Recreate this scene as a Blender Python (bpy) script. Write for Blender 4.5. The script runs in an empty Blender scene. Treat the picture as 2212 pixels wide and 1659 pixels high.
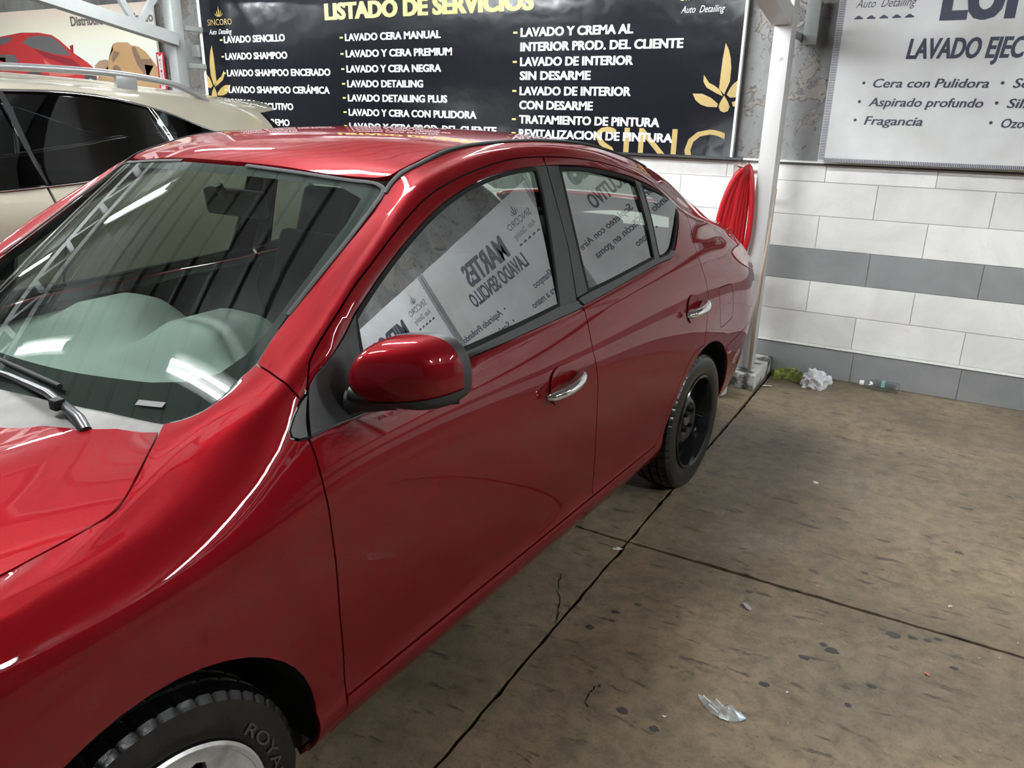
import bpy, bmesh, math, random
import numpy as np
from mathutils import Vector, Matrix, Euler
from mathutils.geometry import delaunay_2d_cdt
random.seed(7); rng=np.random.RandomState(5)
SC=bpy.context.scene; COL=SC.collection
# ---------------------------------------------------------------- camera, light, exposure
cam_d=bpy.data.cameras.new('camera'); cam=bpy.data.objects.new('camera',cam_d); COL.objects.link(cam)
cam_d.sensor_fit='HORIZONTAL'; cam_d.sensor_width=36.0; cam_d.lens=36.0*1690.0/2212.0
cam_d.clip_start=0.05; cam_d.clip_end=60
_p,_r,_y=0.33719926,0.0180186,0.51839886
_f=Vector((-math.sin(_y)*math.cos(_p),math.cos(_y)*math.cos(_p),-math.sin(_p)))
_rt=Vector((math.cos(_y),math.sin(_y),0)); _up=_rt.cross(_f)
_r2=_rt*math.cos(_r)+_up*math.sin(_r); _u2=-_rt*math.sin(_r)+_up*math.cos(_r)
cam.matrix_world=Matrix(((_r2.x,_u2.x,-_f.x,0),(_r2.y,_u2.y,-_f.y,0),(_r2.z,_u2.z,-_f.z,1.6055),(0,0,0,1)))
SC.camera=cam
SC.view_settings.view_transform='Standard'; SC.view_settings.look='None'
SC.view_settings.gamma=1.0; SC.view_settings.use_curve_mapping=False
SC.view_settings.exposure=0.75
W=bpy.data.worlds.new('night_street'); SC.world=W; W.use_nodes=True
W.node_tree.nodes['Background'].inputs[0].default_value=(0.16,0.18,0.22,1)
W.node_tree.nodes['Background'].inputs[1].default_value=0.35
TUBE_STRENGTH=225.0

# ---------------------------------------------------------------- body surface of the red car
def nspline(xs,ys):
    # natural cubic spline, linear extrapolation
    xs=np.array(xs,float);ys=np.array(ys,float);n=len(xs);h=np.diff(xs)
    A=np.zeros((n,n));r=np.zeros(n);A[0,0]=A[-1,-1]=1
    for i in range(1,n-1):
        A[i,i-1]=h[i-1];A[i,i]=2*(h[i-1]+h[i]);A[i,i+1]=h[i];r[i]=6*((ys[i+1]-ys[i])/h[i]-(ys[i]-ys[i-1])/h[i-1])
    m=np.linalg.solve(A,r)
    def f(x):
        x=np.asarray(x,float);xc=np.clip(x,xs[0],xs[-1])
        i=np.clip(np.searchsorted(xs,xc)-1,0,n-2);t=xc-xs[i];hh=h[i]
        a=(m[i+1]-m[i])/(6*hh);b=m[i]/2;c=(ys[i+1]-ys[i])/hh-hh*(2*m[i]+m[i+1])/6
        v=ys[i]+c*t+b*t*t+a*t**3
        s0=(ys[1]-ys[0])/h[0]-h[0]*(m[1])/6;s1=(ys[-1]-ys[-2])/h[-1]+h[-1]*m[-2]/6
        return v+np.where(x<xs[0],(x-xs[0])*s0,0)+np.where(x>xs[-1],(x-xs[-1])*s1,0)
    return f
K=[
[(-.86,.42,.18),(-.7,.60,.18),(-.45,.70,.18),(0,.72,.18),(2.6,.72,.19),(3.0,.72,.21),(3.4,.64,.25),(3.6,.42,.27)],
[(-.86,.45,.22),(-.7,.66,.22),(-.45,.77,.22),(0,.79,.235),(.5,.792,.248),(1.2,.792,.25),(2.1,.792,.25),(2.6,.785,.25),(3,.77,.255),(3.2,.755,.265),(3.4,.71,.28),(3.5,.65,.285),(3.6,.46,.29)],
[(-.86,.50,.31),(-.7,.69,.31),(-.45,.80,.30),(0,.815,.31),(.5,.815,.312),(1.3,.815,.312),(2.1,.815,.315),(2.6,.812,.315),(3,.80,.318),(3.2,.785,.325),(3.4,.74,.335),(3.5,.68,.34),(3.6,.49,.34)],
[(-.86,.52,.40),(-.7,.71,.38),(-.45,.82,.368),(0,.826,.366),(.5,.808,.366),(1.3,.806,.366),(2.1,.811,.37),(2.6,.826,.38),(3,.82,.39),(3.2,.808,.40),(3.4,.762,.41),(3.5,.70,.42),(3.6,.51,.42)],
[(-.86,.54,.50),(-.7,.735,.52),(-.45,.835,.52),(0,.845,.52),(.5,.828,.52),(1.3,.826,.52),(2.1,.832,.525),(2.6,.846,.53),(3,.842,.54),(3.2,.832,.55),(3.4,.788,.555),(3.5,.728,.56),(3.6,.54,.56)],
[(-.86,.52,.58),(-.7,.72,.66),(-.45,.825,.69),(0,.8475,.70),(.5,.839,.70),(1.3,.8375,.70),(2.1,.84,.705),(2.6,.8475,.705),(3,.845,.705),(3.2,.84,.70),(3.4,.80,.695),(3.5,.745,.69),(3.6,.56,.66)],
[(-.86,.48,.66),(-.7,.69,.74),(-.45,.80,.79),(0,.840,.818),(.5,.838,.824),(1.3,.835,.83),(2.1,.835,.84),(2.6,.842,.84),(3,.842,.84),(3.2,.83,.835),(3.4,.783,.828),(3.5,.73,.82),(3.6,.55,.78)],
[(-.86,.46,.69),(-.7,.67,.78),(-.45,.78,.84),(0,.820,.867),(.25,.825,.888),(.5,.824,.91),(1.3,.818,.92),(2.1,.815,.938),(2.6,.82,.945),(3,.81,.938),(3.2,.79,.93),(3.4,.742,.922),(3.5,.695,.91),(3.6,.53,.86)],
[(-.86,.44,.71),(-.7,.65,.805),(-.45,.755,.868),(0,.787,.902),(.25,.797,.94),(.42,.796,.982),(.6,.791,.998),(1.0,.786,1.003),(1.6,.784,1.012),(2.16,.782,1.045),(2.6,.776,1.052),(2.9,.762,1.038),(3.2,.735,1.015),(3.4,.69,.987),(3.5,.65,.968),(3.6,.50,.92)],
[(-.86,.43,.72),(-.7,.64,.815),(-.45,.735,.878),(0,.767,.915),(.25,.762,.978),(.42,.772,1.035),(.6,.773,1.035),(1.0,.771,1.03),(1.6,.768,1.04),(2.16,.760,1.08),(2.6,.750,1.10),(2.9,.724,1.083),(3.2,.69,1.055),(3.4,.648,1.03),(3.5,.61,1.008),(3.6,.47,.95)],
[(-.86,.42,.73),(-.7,.62,.822),(-.45,.718,.884),(-.2,.736,.906),(0,.749,.922),(.25,.722,1.002),(.42,.750,1.075),(.6,.742,1.118),(.8,.718,1.18),(1.0,.706,1.225),(1.3,.699,1.255),(1.6,.698,1.26),(2.0,.701,1.25),(2.3,.706,1.228),(2.6,.708,1.19),(2.8,.70,1.155),(3,.688,1.12),(3.2,.668,1.08),(3.4,.63,1.053),(3.5,.59,1.032),(3.6,.46,.97)],
[(-.86,.41,.74),(-.7,.60,.828),(-.45,.701,.888),(-.2,.718,.907),(0,.730,.929),(.25,.69,1.013),(.42,.722,1.090),(.54,.724,1.160),(.654,.705,1.233),(.867,.667,1.348),(.983,.651,1.399),(1.08,.641,1.426),(1.233,.632,1.454),(1.395,.626,1.471),(1.58,.624,1.472),(1.79,.629,1.458),(1.98,.636,1.432),(2.153,.644,1.396),(2.335,.653,1.344),(2.475,.660,1.293),(2.6,.664,1.247),(2.8,.664,1.19),(3,.658,1.14),(3.2,.648,1.094),(3.4,.612,1.067),(3.5,.575,1.048),(3.6,.45,.98)],
[(-.86,.40,.745),(-.7,.58,.832),(-.45,.683,.890),(-.2,.70,.905),(0,.710,.934),(.25,.655,1.022),(.42,.675,1.096),(.54,.67,1.165),(.654,.655,1.240),(.867,.622,1.370),(.983,.606,1.434),(1.08,.599,1.460),(1.233,.593,1.488),(1.395,.589,1.502),(1.58,.588,1.504),(1.79,.59,1.492),(1.98,.594,1.471),(2.153,.597,1.438),(2.335,.603,1.401),(2.475,.608,1.356),(2.6,.613,1.312),(2.8,.618,1.243),(3,.622,1.158),(3.2,.628,1.102),(3.4,.595,1.075),(3.5,.555,1.058),(3.6,.44,.985)],
[(-.86,.38,.75),(-.7,.56,.836),(-.45,.664,.891),(-.12,.683,.908),(0,.688,.938),(.10,.665,.974),(.18,.625,1.004),(.25,.602,1.024),(.33,.618,1.05),(.42,.624,1.092),(.5,.62,1.146),(.62,.602,1.222),(.78,.582,1.322),(.90,.568,1.398),(.97,.562,1.444),(1.05,.559,1.470),(1.17,.557,1.50),(1.33,.556,1.515),(1.6,.555,1.519),(1.8,.555,1.512),(2.0,.555,1.495),(2.3,.557,1.443),(2.5,.562,1.392),(2.7,.568,1.325),(2.9,.577,1.243),(3.05,.587,1.178),(3.2,.605,1.108),(3.4,.575,1.082),(3.5,.535,1.066),(3.6,.43,.99)],
]
NV=len(K)
FW=[nspline([k[0] for k in c],[k[1] for k in c]) for c in K]
FZ=[nspline([k[0] for k in c],[k[2] for k in c]) for c in K]
# cross-section: uniform cubic B-spline, pre-filtered so it nearly interpolates
def _pm():
    A=np.zeros((NV,NV))
    for i in range(NV):
        A[i,i]=4/6
        if i==0 or i==NV-1: A[i,i]=1
        else: A[i,i-1]=A[i,i+1]=1/6
    I=np.eye(NV);Cm=I.copy()
    for _ in range(5): Cm=Cm+(I-A@Cm)
    return Cm
PM=_pm()
def basis(v):
    v=np.clip(np.asarray(v,float),0,NV-1-1e-9)
    i=np.floor(v).astype(int);t=v-i
    b=[(1-t)**3/6,(3*t**3-6*t**2+4)/6,(-3*t**3+3*t**2+3*t+1)/6,t**3/6]
    W=np.zeros(v.shape+(NV+2,))
    idx=np.indices(v.shape)
    for k in range(4): W[tuple(idx)+(i+k,)]+=b[k]
    # phantom ends: c[-1]=2c0-c1
    W2=W[...,1:-1].copy()
    W2[...,0]+=2*W[...,0];W2[...,1]-=W[...,0]
    W2[...,-1]+=2*W[...,-1];W2[...,-2]-=W[...,-1]
    return W2@PM
def SIDE(s,v):
    s=np.asarray(s,float);v=np.asarray(v,float);s,v=np.broadcast_arrays(s,v)
    W=np.stack([f(s) for f in FW],-1);Z=np.stack([f(s) for f in FZ],-1)
    Bm=basis(v)
    over=np.maximum(v-(NV-1),0)[...,None]
    if np.any(over>0): B1=basis(np.full(v.shape,NV-1.0));B0=basis(np.full(v.shape,NV-1.02)); Bm=Bm+over*(B1-B0)/.02
    return np.stack([s,(W*Bm).sum(-1),(Z*Bm).sum(-1)],-1)
EW,EZ=FW[-1],FZ[-1]
_rc=nspline([.70,.80,.86,1.0,1.2,1.5,1.8,2.1,2.4,2.6,2.8,3.0,3.15,3.3,3.45,3.56],[1.36,1.425,1.458,1.498,1.526,1.543,1.538,1.518,1.480,1.430,1.352,1.258,1.180,1.128,1.105,1.09])
_hc=nspline([-.90,-.8,-.6,-.3,0,.1,.2,.3],[.72,.80,.885,.948,.985,.992,.995,.995])
def TOPS(s,x):   # roof, backlight, trunk lid ; x=w/edge
    s=np.asarray(s,float);x=np.asarray(x,float);e=EZ(s);c=_rc(s)
    return np.stack(np.broadcast_arrays(s,x*EW(s),e+(c-e)*(1-np.abs(x)**2.3)),-1)
_hw=nspline([-.86,-.7,-.45,-.12,.3],[.40,.58,.665,.69,.69]);_he=nspline([-.86,-.7,-.45,-.12,0,.1,.2,.3],[.745,.832,.886,.909,.937,.966,.992,1.0])
def HOODS(s,x):
    s=np.asarray(s,float);x=np.asarray(x,float);e=_he(s);c=_hc(s);a=np.abs(x)
    cr=.010*np.exp(-((a-.60)/.12)**2)*np.clip((s+.8)/.3,0,1)
    return np.stack(np.broadcast_arrays(s,x*_hw(s),e+(c-e)*(1-a**2.2)+cr),-1)
_wcS=nspline([0,.5,1],[.12,.475,.855]);_wcZ=nspline([0,.5,1],[.965,1.222,1.458])
_weS=nspline([0,.33,.66,1],[.27,.48,.71,.965]);_weZ=nspline([0,.33,.66,1],[.985,1.130,1.280,1.440]);_weW=nspline([0,.33,.66,1],[.662,.628,.592,.560])
def WS(t,x):
    t=np.asarray(t,float);x=np.asarray(x,float);q=np.abs(x)**2.0
    return np.stack(np.broadcast_arrays(_wcS(t)*(1-q)+_weS(t)*q,x*_weW(t),_wcZ(t)*(1-q)+_weZ(t)*q),-1)

_A,_B=np.meshgrid(np.linspace(.65,2.5,40),np.linspace(8.9,10.8,20)); _Q=SIDE(_A,_B).reshape(-1,3); _Q=_Q[(_Q[:,2]<1.44)]
def _pb(s,z): return np.stack([np.ones_like(s),s-1.5,z-1.2,(s-1.5)**2,(s-1.5)*(z-1.2),(z-1.2)**2],-1)
_cf=np.linalg.lstsq(_pb(_Q[:,0],_Q[:,2]),_Q[:,1],rcond=None)[0]
_cf[2]-=.028
def GLS(s,v):
    P=SIDE(s,v); return np.stack([P[...,0],_pb(P[...,0],P[...,2])@_cf,P[...,2]],-1)

SEG={
'SEAM_A':[(0.437,12.732),(0.430,11.997),(0.424,11.128),(0.426,10.024),(0.436,9.344)],
'WS_SIDE':[(0.893,12.965),(0.822,12.951),(0.744,12.927),(0.677,12.958),(0.609,13.002),(0.501,12.989),(0.437,12.732)],
'WS_LOW':[(0.437,12.732),(0.405,12.855),(0.351,12.501),(0.303,12.447),(0.267,12.828),(0.251,13.188)],
'HOOD_SIDE':[(0.245,13.213),(0.213,12.890),(0.166,12.540),(0.110,11.958),(0.082,11.699),(0.053,11.740),(0.013,12.200),(-0.052,12.825),(-0.110,13.176)],
'TRI':[(0.454,9.493),(0.436,9.316),(0.410,8.941),(0.388,8.585),(0.386,8.322),(0.399,8.131),(0.419,8.043)],
'DOOR_F':[(0.454,9.493),(0.438,8.651),(0.424,8.005),(0.424,7.558),(0.422,6.737),(0.423,6.347),(0.425,5.636),(0.431,5.037),(0.438,4.289),(0.456,3.518),(0.465,2.770)],
'FSEAM':[(0.461,9.702),(0.478,10.256),(0.495,10.632),(0.540,10.891),(0.655,10.983),(0.731,10.952),(0.868,10.994),(0.982,11.005),(1.083,10.997),(1.234,10.997),(1.396,11.003),(1.563,10.995)],
'FSEAM_R':[(1.563,10.995),(1.790,11.002),(1.992,11.018),(2.172,11.034),(2.388,11.180)],
'RDOOR':[(2.606,9.813),(2.583,8.757),(2.574,7.827),(2.585,7.017),(2.587,6.515),(2.578,5.642),(2.566,4.833)],
'BGAP_UP':[(1.573,10.981),(1.567,10.681),(1.574,10.208),(1.582,9.799),(1.561,9.106),(1.563,8.958)],
'BGAP_LO':[(1.590,8.770),(1.584,7.688),(1.578,6.733),(1.591,5.956),(1.602,5.483),(1.616,4.441),(1.662,3.327),(1.669,2.772)],
'LAMP':[(3.031,7.687),(3.026,7.528),(3.075,7.172),(3.198,6.769),(3.369,6.413)],
'FUEL':[(2.711,6.400),(2.737,6.505),(2.869,6.441),(2.889,6.306),(2.919,5.249),(2.909,5.113),(2.784,5.020),(2.756,5.111)],
'BUMP':[(3.279,4.574),(3.076,4.454),(2.982,4.396),(2.899,4.360)],
'DLO_F':[(0.637,10.478),(0.736,10.565),(0.874,10.647),(0.988,10.701),(1.139,10.769),(1.296,10.798),(1.500,10.803)],
'GLASS_FR':[(1.486,10.752),(1.512,10.675),(1.508,10.418),(1.494,9.906),(1.457,9.095)],
'BELT_F_UP':[(1.457,9.095),(0.982,8.942),(0.932,8.918)],
'BELT_F_LO':[(0.967,8.425),(1.236,8.706),(1.585,8.729)],
'BELT_R_UP':[(1.640,9.103),(2.172,9.084)],
'BELT_R_LO':[(1.592,8.816),(1.866,8.817),(2.197,8.770)],
'DIV':[(2.169,10.804),(2.209,10.756),(2.193,8.823),(2.172,9.084)],
'WSG':[(0.992,0.245),(0.981,0.557),(0.969,0.824),(0.968,0.932),(0.953,0.983),(0.935,1.001),(0.901,1.006),(0.805,1.008),(0.703,1.007),(0.519,0.996),(0.366,0.992),(0.268,1.000),(0.224,0.983),(0.161,0.971),(0.109,0.938),(0.076,0.888),(0.064,0.845),(0.062,0.823),(0.077,0.648),(0.080,0.492),(0.067,0.168)],
'HOOD_REAR':[(0.278,0.774),(0.224,0.714),(0.168,0.614),(0.140,0.478),(0.110,0.343)],
'HOOD_EDGE':[(0.278,0.774),(0.235,0.838),(0.174,0.919),(0.108,0.993),(0.079,1.016),(0.051,1.024),(0.012,1.017),(-0.052,1.001),(-0.112,0.991)],
'DITCH':[(0.935,0.936),(1.060,0.959),(1.185,1.008),(1.334,0.988)],
}

TH=-.05946; O_=(-1.87439,0.66567)

# ---------------------------------------------------------------- materials
def mat(name,color,rough=.5,metal=0.,**kw):
    m=bpy.data.materials.new(name); m.use_nodes=True; b=m.node_tree.nodes['Principled BSDF']
    b.inputs['Base Color'].default_value=(*color,1); b.inputs['Roughness'].default_value=rough; b.inputs['Metallic'].default_value=metal
    for k,v in kw.items(): b.inputs[k.replace('_',' ')].default_value=v
    return m
def nd(m,t,**kw):
    n=m.node_tree.nodes.new(t)
    for k,v in kw.items(): setattr(n,k,v)
    return n
def lk(m,a,b): m.node_tree.links.new(a,b)
def noise_col(m,c1,c2,scale,detail=6,lo=.35,hi=.65,vec='Object',dist=0.,stretch=None):
    b=m.node_tree.nodes['Principled BSDF']
    tc=nd(m,'ShaderNodeTexCoord'); n=nd(m,'ShaderNodeTexNoise'); n.inputs['Scale'].default_value=scale; n.inputs['Detail'].default_value=detail; n.inputs['Distortion'].default_value=dist
    src=tc.outputs[vec]
    if stretch:
        mp=nd(m,'ShaderNodeMapping'); mp.inputs['Scale'].default_value=stretch; lk(m,src,mp.inputs['Vector']); src=mp.outputs['Vector']
    lk(m,src,n.inputs['Vector'])
    r=nd(m,'ShaderNodeValToRGB'); r.color_ramp.elements[0].position=lo; r.color_ramp.elements[1].position=hi
    r.color_ramp.elements[0].color=(*c1,1); r.color_ramp.elements[1].color=(*c2,1)
    lk(m,n.outputs['Fac'],r.inputs['Fac']); lk(m,r.outputs['Color'],b.inputs['Base Color'])
    return n,r
def bump(m,scale,strength=.2,dist=.01,detail=4,vec='Object'):
    b=m.node_tree.nodes['Principled BSDF']; tc=nd(m,'ShaderNodeTexCoord'); n=nd(m,'ShaderNodeTexNoise'); n.inputs['Scale'].default_value=scale; n.inputs['Detail'].default_value=detail
    bp=nd(m,'ShaderNodeBump'); bp.inputs['Strength'].default_value=strength; bp.inputs['Distance'].default_value=dist
    lk(m,tc.outputs[vec],n.inputs['Vector']); lk(m,n.outputs['Fac'],bp.inputs['Height']); lk(m,bp.outputs['Normal'],b.inputs['Normal'])
    return bp
def wprint(name,color,rough=.5): return mat(name,color,rough)
M={}
def car_paint(name,base,metal,rough,coat=1.0):
    m=mat(name,base,rough,metal,Specular_IOR_Level=0.0,Coat_Weight=coat,Coat_Roughness=.012,Coat_IOR=1.45)
    b=m.node_tree.nodes['Principled BSDF']
    tc=nd(m,'ShaderNodeTexCoord'); v=nd(m,'ShaderNodeTexNoise'); v.inputs['Scale'].default_value=900; v.inputs['Detail'].default_value=1
    r=nd(m,'ShaderNodeValToRGB'); r.color_ramp.elements[0].position=.3; r.color_ramp.elements[1].position=.75
    r.color_ramp.elements[0].color=(*[c*.86 for c in base],1); r.color_ramp.elements[1].color=(*[min(1,c*1.16) for c in base],1)
    lk(m,tc.outputs['Object'],v.inputs['Vector']); lk(m,v.outputs['Fac'],r.inputs['Fac']); lk(m,r.outputs['Color'],b.inputs['Base Color'])
    return m
M['paint']=car_paint('red_metallic_paint',(.165,.003,.006),.30,.46)
M['paint_inner']=mat('red_primer',(.10,.006,.010),.5)
M['beige']=car_paint('beige_metallic_paint',(.33,.30,.235),.3,.42)
M['beige_inner']=mat('beige_primer',(.18,.16,.13),.5)
M['black_plastic']=mat('black_textured_plastic',(.022,.022,.023),.45); bump(M['black_plastic'],400,.15,.002)
M['grey_plastic']=mat('worn_grey_plastic',(.075,.075,.075),.5); noise_col(M['grey_plastic'],(.055,.055,.055),(.11,.108,.10),6)
M['cowl']=mat('faded_cowl_plastic',(.16,.15,.14),.6); noise_col(M['cowl'],(.085,.080,.072),(.17,.158,.146),9)
M['trim']=mat('satin_black_trim',(.03,.03,.031),.28)
M['rubber']=mat('black_rubber',(.008,.008,.008),.7,0,Specular_IOR_Level=.25)
M['dark']=mat('dark_void',(.004,.004,.004),.9)
M['liner']=mat('wheel_liner',(.008,.008,.008),.55); bump(M['liner'],60,.5,.004)
M['interior']=mat('dark_interior_cloth',(.022,.023,.024),.85); bump(M['interior'],300,.3,.002)
M['headliner']=mat('grey_headliner',(.20,.20,.19),.9)
M['dash']=mat('grey_dashboard_plastic',(.17,.185,.175),.62); bump(M['dash'],500,.25,.001)
M['seat']=mat('charcoal_seat_cloth',(.035,.037,.040),.9); bump(M['seat'],220,.4,.003)
M['chrome']=mat('chrome',(.85,.85,.86),.07,1.0)
M['rail']=mat('satin_silver_rail',(.28,.28,.28),.35,.6)
M['silver']=mat('silver_painted_metal',(.55,.55,.53),.35,.5); noise_col(M['silver'],(.34,.33,.30),(.60,.60,.58),14,6,.3,.5)
M['tyre']=mat('wet_black_tyre',(.004,.004,.004),.28); bump(M['tyre'],90,.35,.002)
M['tyre_text']=mat('tyre_lettering',(.05,.05,.05),.35)
M['steel_black']=mat('black_steel_wheel',(.007,.007,.007),.16)
M['lamp_red']=mat('red_lamp_lens',(.45,.03,.03),.08,0,Transmission_Weight=.25,Coat_Weight=1.0)
def thin_glass(name,tint,r0,rough=0.0):
    # thin pane: see-through tint under a mirror coat whose strength follows Schlick's law, same from both sides
    m=bpy.data.materials.new(name); m.use_nodes=True; nt=m.node_tree
    for n in list(nt.nodes): nt.nodes.remove(n)
    N=nt.nodes.new; o=N('ShaderNodeOutputMaterial'); t=N('ShaderNodeBsdfTransparent'); g=N('ShaderNodeBsdfGlossy'); f=N('ShaderNodeLayerWeight'); x=N('ShaderNodeMixShader')
    p=N('ShaderNodeMath'); p.operation='POWER'; p.inputs[1].default_value=5; q=N('ShaderNodeMath'); q.operation='MULTIPLY_ADD'; q.inputs[1].default_value=1-r0; q.inputs[2].default_value=r0
    f.inputs['Blend'].default_value=.5
    t.inputs[0].default_value=(*tint,1); g.inputs['Color'].default_value=(.95,.98,.97,1); g.inputs['Roughness'].default_value=rough
    nt.links.new(f.outputs['Facing'],p.inputs[0]); nt.links.new(p.outputs[0],q.inputs[0]); nt.links.new(q.outputs[0],x.inputs[0]); nt.links.new(t.outputs[0],x.inputs[1]); nt.links.new(g.outputs[0],x.inputs[2]); nt.links.new(x.outputs[0],o.inputs[0])
    return m
M['ws_glass']=thin_glass('windscreen_glass',(.64,.73,.68),.042)
M['side_glass']=thin_glass('tinted_side_glass',(.32,.38,.34),.25)
M['suv_glass']=thin_glass('dark_tinted_glass',(.05,.055,.065),.075)
M['clear_plastic']=thin_glass('clear_plastic',(.80,.84,.84),.16,.03)
M['lens_white']=mat('headlamp_lens',(.16,.165,.17),.08,.3,Coat_Weight=1.)

# ---------------------------------------------------------------- mesh helpers
def tag(o,label=None,cat=None,group=None,kind=None):
    if label: o['label']=label
    if cat: o['category']=cat
    if group: o['group']=group
    if kind: o['kind']=kind
    return o
def link(name,me,parent=None,loc=(0,0,0),rot=(0,0,0)):
    o=bpy.data.objects.new(name,me); COL.objects.link(o); o.location=loc; o.rotation_euler=rot
    if parent is not None: o.parent=parent
    return o
def empty(name,loc=(0,0,0),rz=0,parent=None):
    o=bpy.data.objects.new(name,None); COL.objects.link(o); o.location=loc; o.rotation_euler=(0,0,rz); o.empty_display_size=.1
    if parent is not None: o.parent=parent
    return o
def mesh(name,vs,fs,mats,smooth=True,midx=None,normals=None,angle=None):
    me=bpy.data.meshes.new(name); me.from_pydata([tuple(map(float,v)) for v in vs],[],fs)
    for m in (mats if isinstance(mats,(list,tuple)) else [mats]): me.materials.append(m)
    if smooth: me.polygons.foreach_set('use_smooth',[True]*len(me.polygons))
    if midx is not None: me.polygons.foreach_set('material_index',midx)
    me.update()
    if normals is not None: me.normals_split_custom_set_from_vertices([tuple(map(float,n)) for n in normals])
    elif smooth and angle: me.set_sharp_from_angle(angle=math.radians(angle))
    return me
def obj(name,vs,fs,mats,parent=None,smooth=True,angle=35,loc=(0,0,0),rot=(0,0,0)):
    return link(name,mesh(name,vs,fs,mats,smooth,angle=angle),parent,loc,rot)
class MB:
    def __init__(s): s.v=[];s.f=[]
    def add(s,vs,fs):
        n=len(s.v); s.v+=[tuple(v) for v in vs]; s.f+=[tuple(i+n for i in f) for f in fs]; return s
    def box(s,x0,x1,y0,y1,z0,z1):
        return s.add([(x0,y0,z0),(x1,y0,z0),(x1,y1,z0),(x0,y1,z0),(x0,y0,z1),(x1,y0,z1),(x1,y1,z1),(x0,y1,z1)],[(0,3,2,1),(4,5,6,7),(0,1,5,4),(1,2,6,5),(2,3,7,6),(3,0,4,7)])
    def bar(s,p,q,w,h,up=(0,0,1)):
        p=Vector(p);q=Vector(q);d=(q-p).normalized();u=Vector(up)
        a=d.cross(u).normalized()*w/2;b=a.cross(d).normalized()*h/2
        return s.add([p-a-b,p+a-b,p+a+b,p-a+b,q-a-b,q+a-b,q+a+b,q-a+b],[(0,1,2,3),(4,7,6,5),(0,4,5,1),(1,5,6,2),(2,6,7,3),(3,7,4,0)])
    def tube(s,pts,r,n=10,cap=True,closed=False):
        pts=[Vector(p) for p in pts];m=len(pts);rs=r if isinstance(r,(list,tuple)) else [r]*m
        vs=[];prev=None
        for i,p in enumerate(pts):
            a=pts[i-1] if (i or closed) else p; b=pts[(i+1)%m] if (i<m-1 or closed) else p
            d=(b-a).normalized()
            if prev is None:
                u=Vector((0,0,1)) if abs(d.z)<.9 else Vector((1,0,0)); x=d.cross(u).normalized()
            else: x=(prev-d*prev.dot(d)).normalized()
            prev=x;y=d.cross(x)
            vs+=[p+(x*math.cos(t)+y*math.sin(t))*rs[i] for t in [2*math.pi*k/n for k in range(n)]]
        fs=[]
        for i in range(m if closed else m-1):
            j=(i+1)%m
            for k in range(n): fs.append((i*n+k,i*n+(k+1)%n,j*n+(k+1)%n,j*n+k))
        if cap and not closed: fs+=[tuple(range(n))[::-1],tuple((m-1)*n+k for k in range(n))]
        return s.add(vs,fs)
    def build(s,name,mats,parent=None,smooth=False,angle=35,loc=(0,0,0),rot=(0,0,0),bevel=0):
        o=obj(name,s.v,s.f,mats,parent,smooth or bevel>0,angle,loc,rot)
        if bevel:
            b=bmesh.new(); b.from_mesh(o.data); bmesh.ops.bevel(b,geom=b.edges[:],offset=bevel,segments=2,affect='EDGES',profile=.6); b.to_mesh(o.data); b.free()
            o.data.polygons.foreach_set('use_smooth',[True]*len(o.data.polygons)); o.data.set_sharp_from_angle(angle=math.radians(40))
        return o
def sweep(prof,n,axis='y',closed=True,mod=None):
    """revolve profile [(r,h)] about axis; returns verts, faces"""
    vs=[];m=len(prof)
    for k in range(n):
        t=2*math.pi*k/n
        for j,(r,h) in enumerate(prof):
            if mod: r=mod(k,j,r)
            vs.append((r*math.cos(t),h,r*math.sin(t)) if axis=='y' else (r*math.cos(t),r*math.sin(t),h))
    fs=[]
    for k in range(n):
        k2=(k+1)%n
        for j in range(m-1):
            a,b,c,d=k*m+j,k2*m+j,k2*m+j+1,k*m+j+1
            fs.append((a,b,c,d) if axis=='z' else (a,d,c,b))
    return vs,fs
def inpoly(x,y,poly):
    x=np.asarray(x);y=np.asarray(y);c=np.zeros(x.shape,bool);P=np.asarray(poly);Q=np.roll(P,-1,0)
    for (x0,y0),(x1,y1) in zip(P,Q):
        if y0==y1: continue
        c^=((y0>y)!=(y1>y))&(x<(x1-x0)*(y-y0)/(y1-y0)+x0)
    return c
def cr(pts,n=6):
    """smooth curve through points"""
    P=np.asarray(pts,float)
    if len(P)<3: return [tuple(p) for p in P]
    out=[]
    E=np.vstack([2*P[0]-P[1],P,2*P[-1]-P[-2]])
    for i in range(1,len(E)-2):
        for k in range(n):
            t=k/n;p0,p1,p2,p3=E[i-1:i+3]
            l=np.linalg.norm(p2-p1)+1e-9
            m1=(p2-p0)*.5*min(1,2*l/(np.linalg.norm(p2-p0)+1e-9)); m2=(p3-p1)*.5*min(1,2*l/(np.linalg.norm(p3-p1)+1e-9))
            out.append(tuple((2*t**3-3*t*t+1)*p1+(t**3-2*t*t+t)*m1+(-2*t**3+3*t*t)*p2+(t**3-t*t)*m2))
    out.append(tuple(P[-1])); return out
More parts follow.
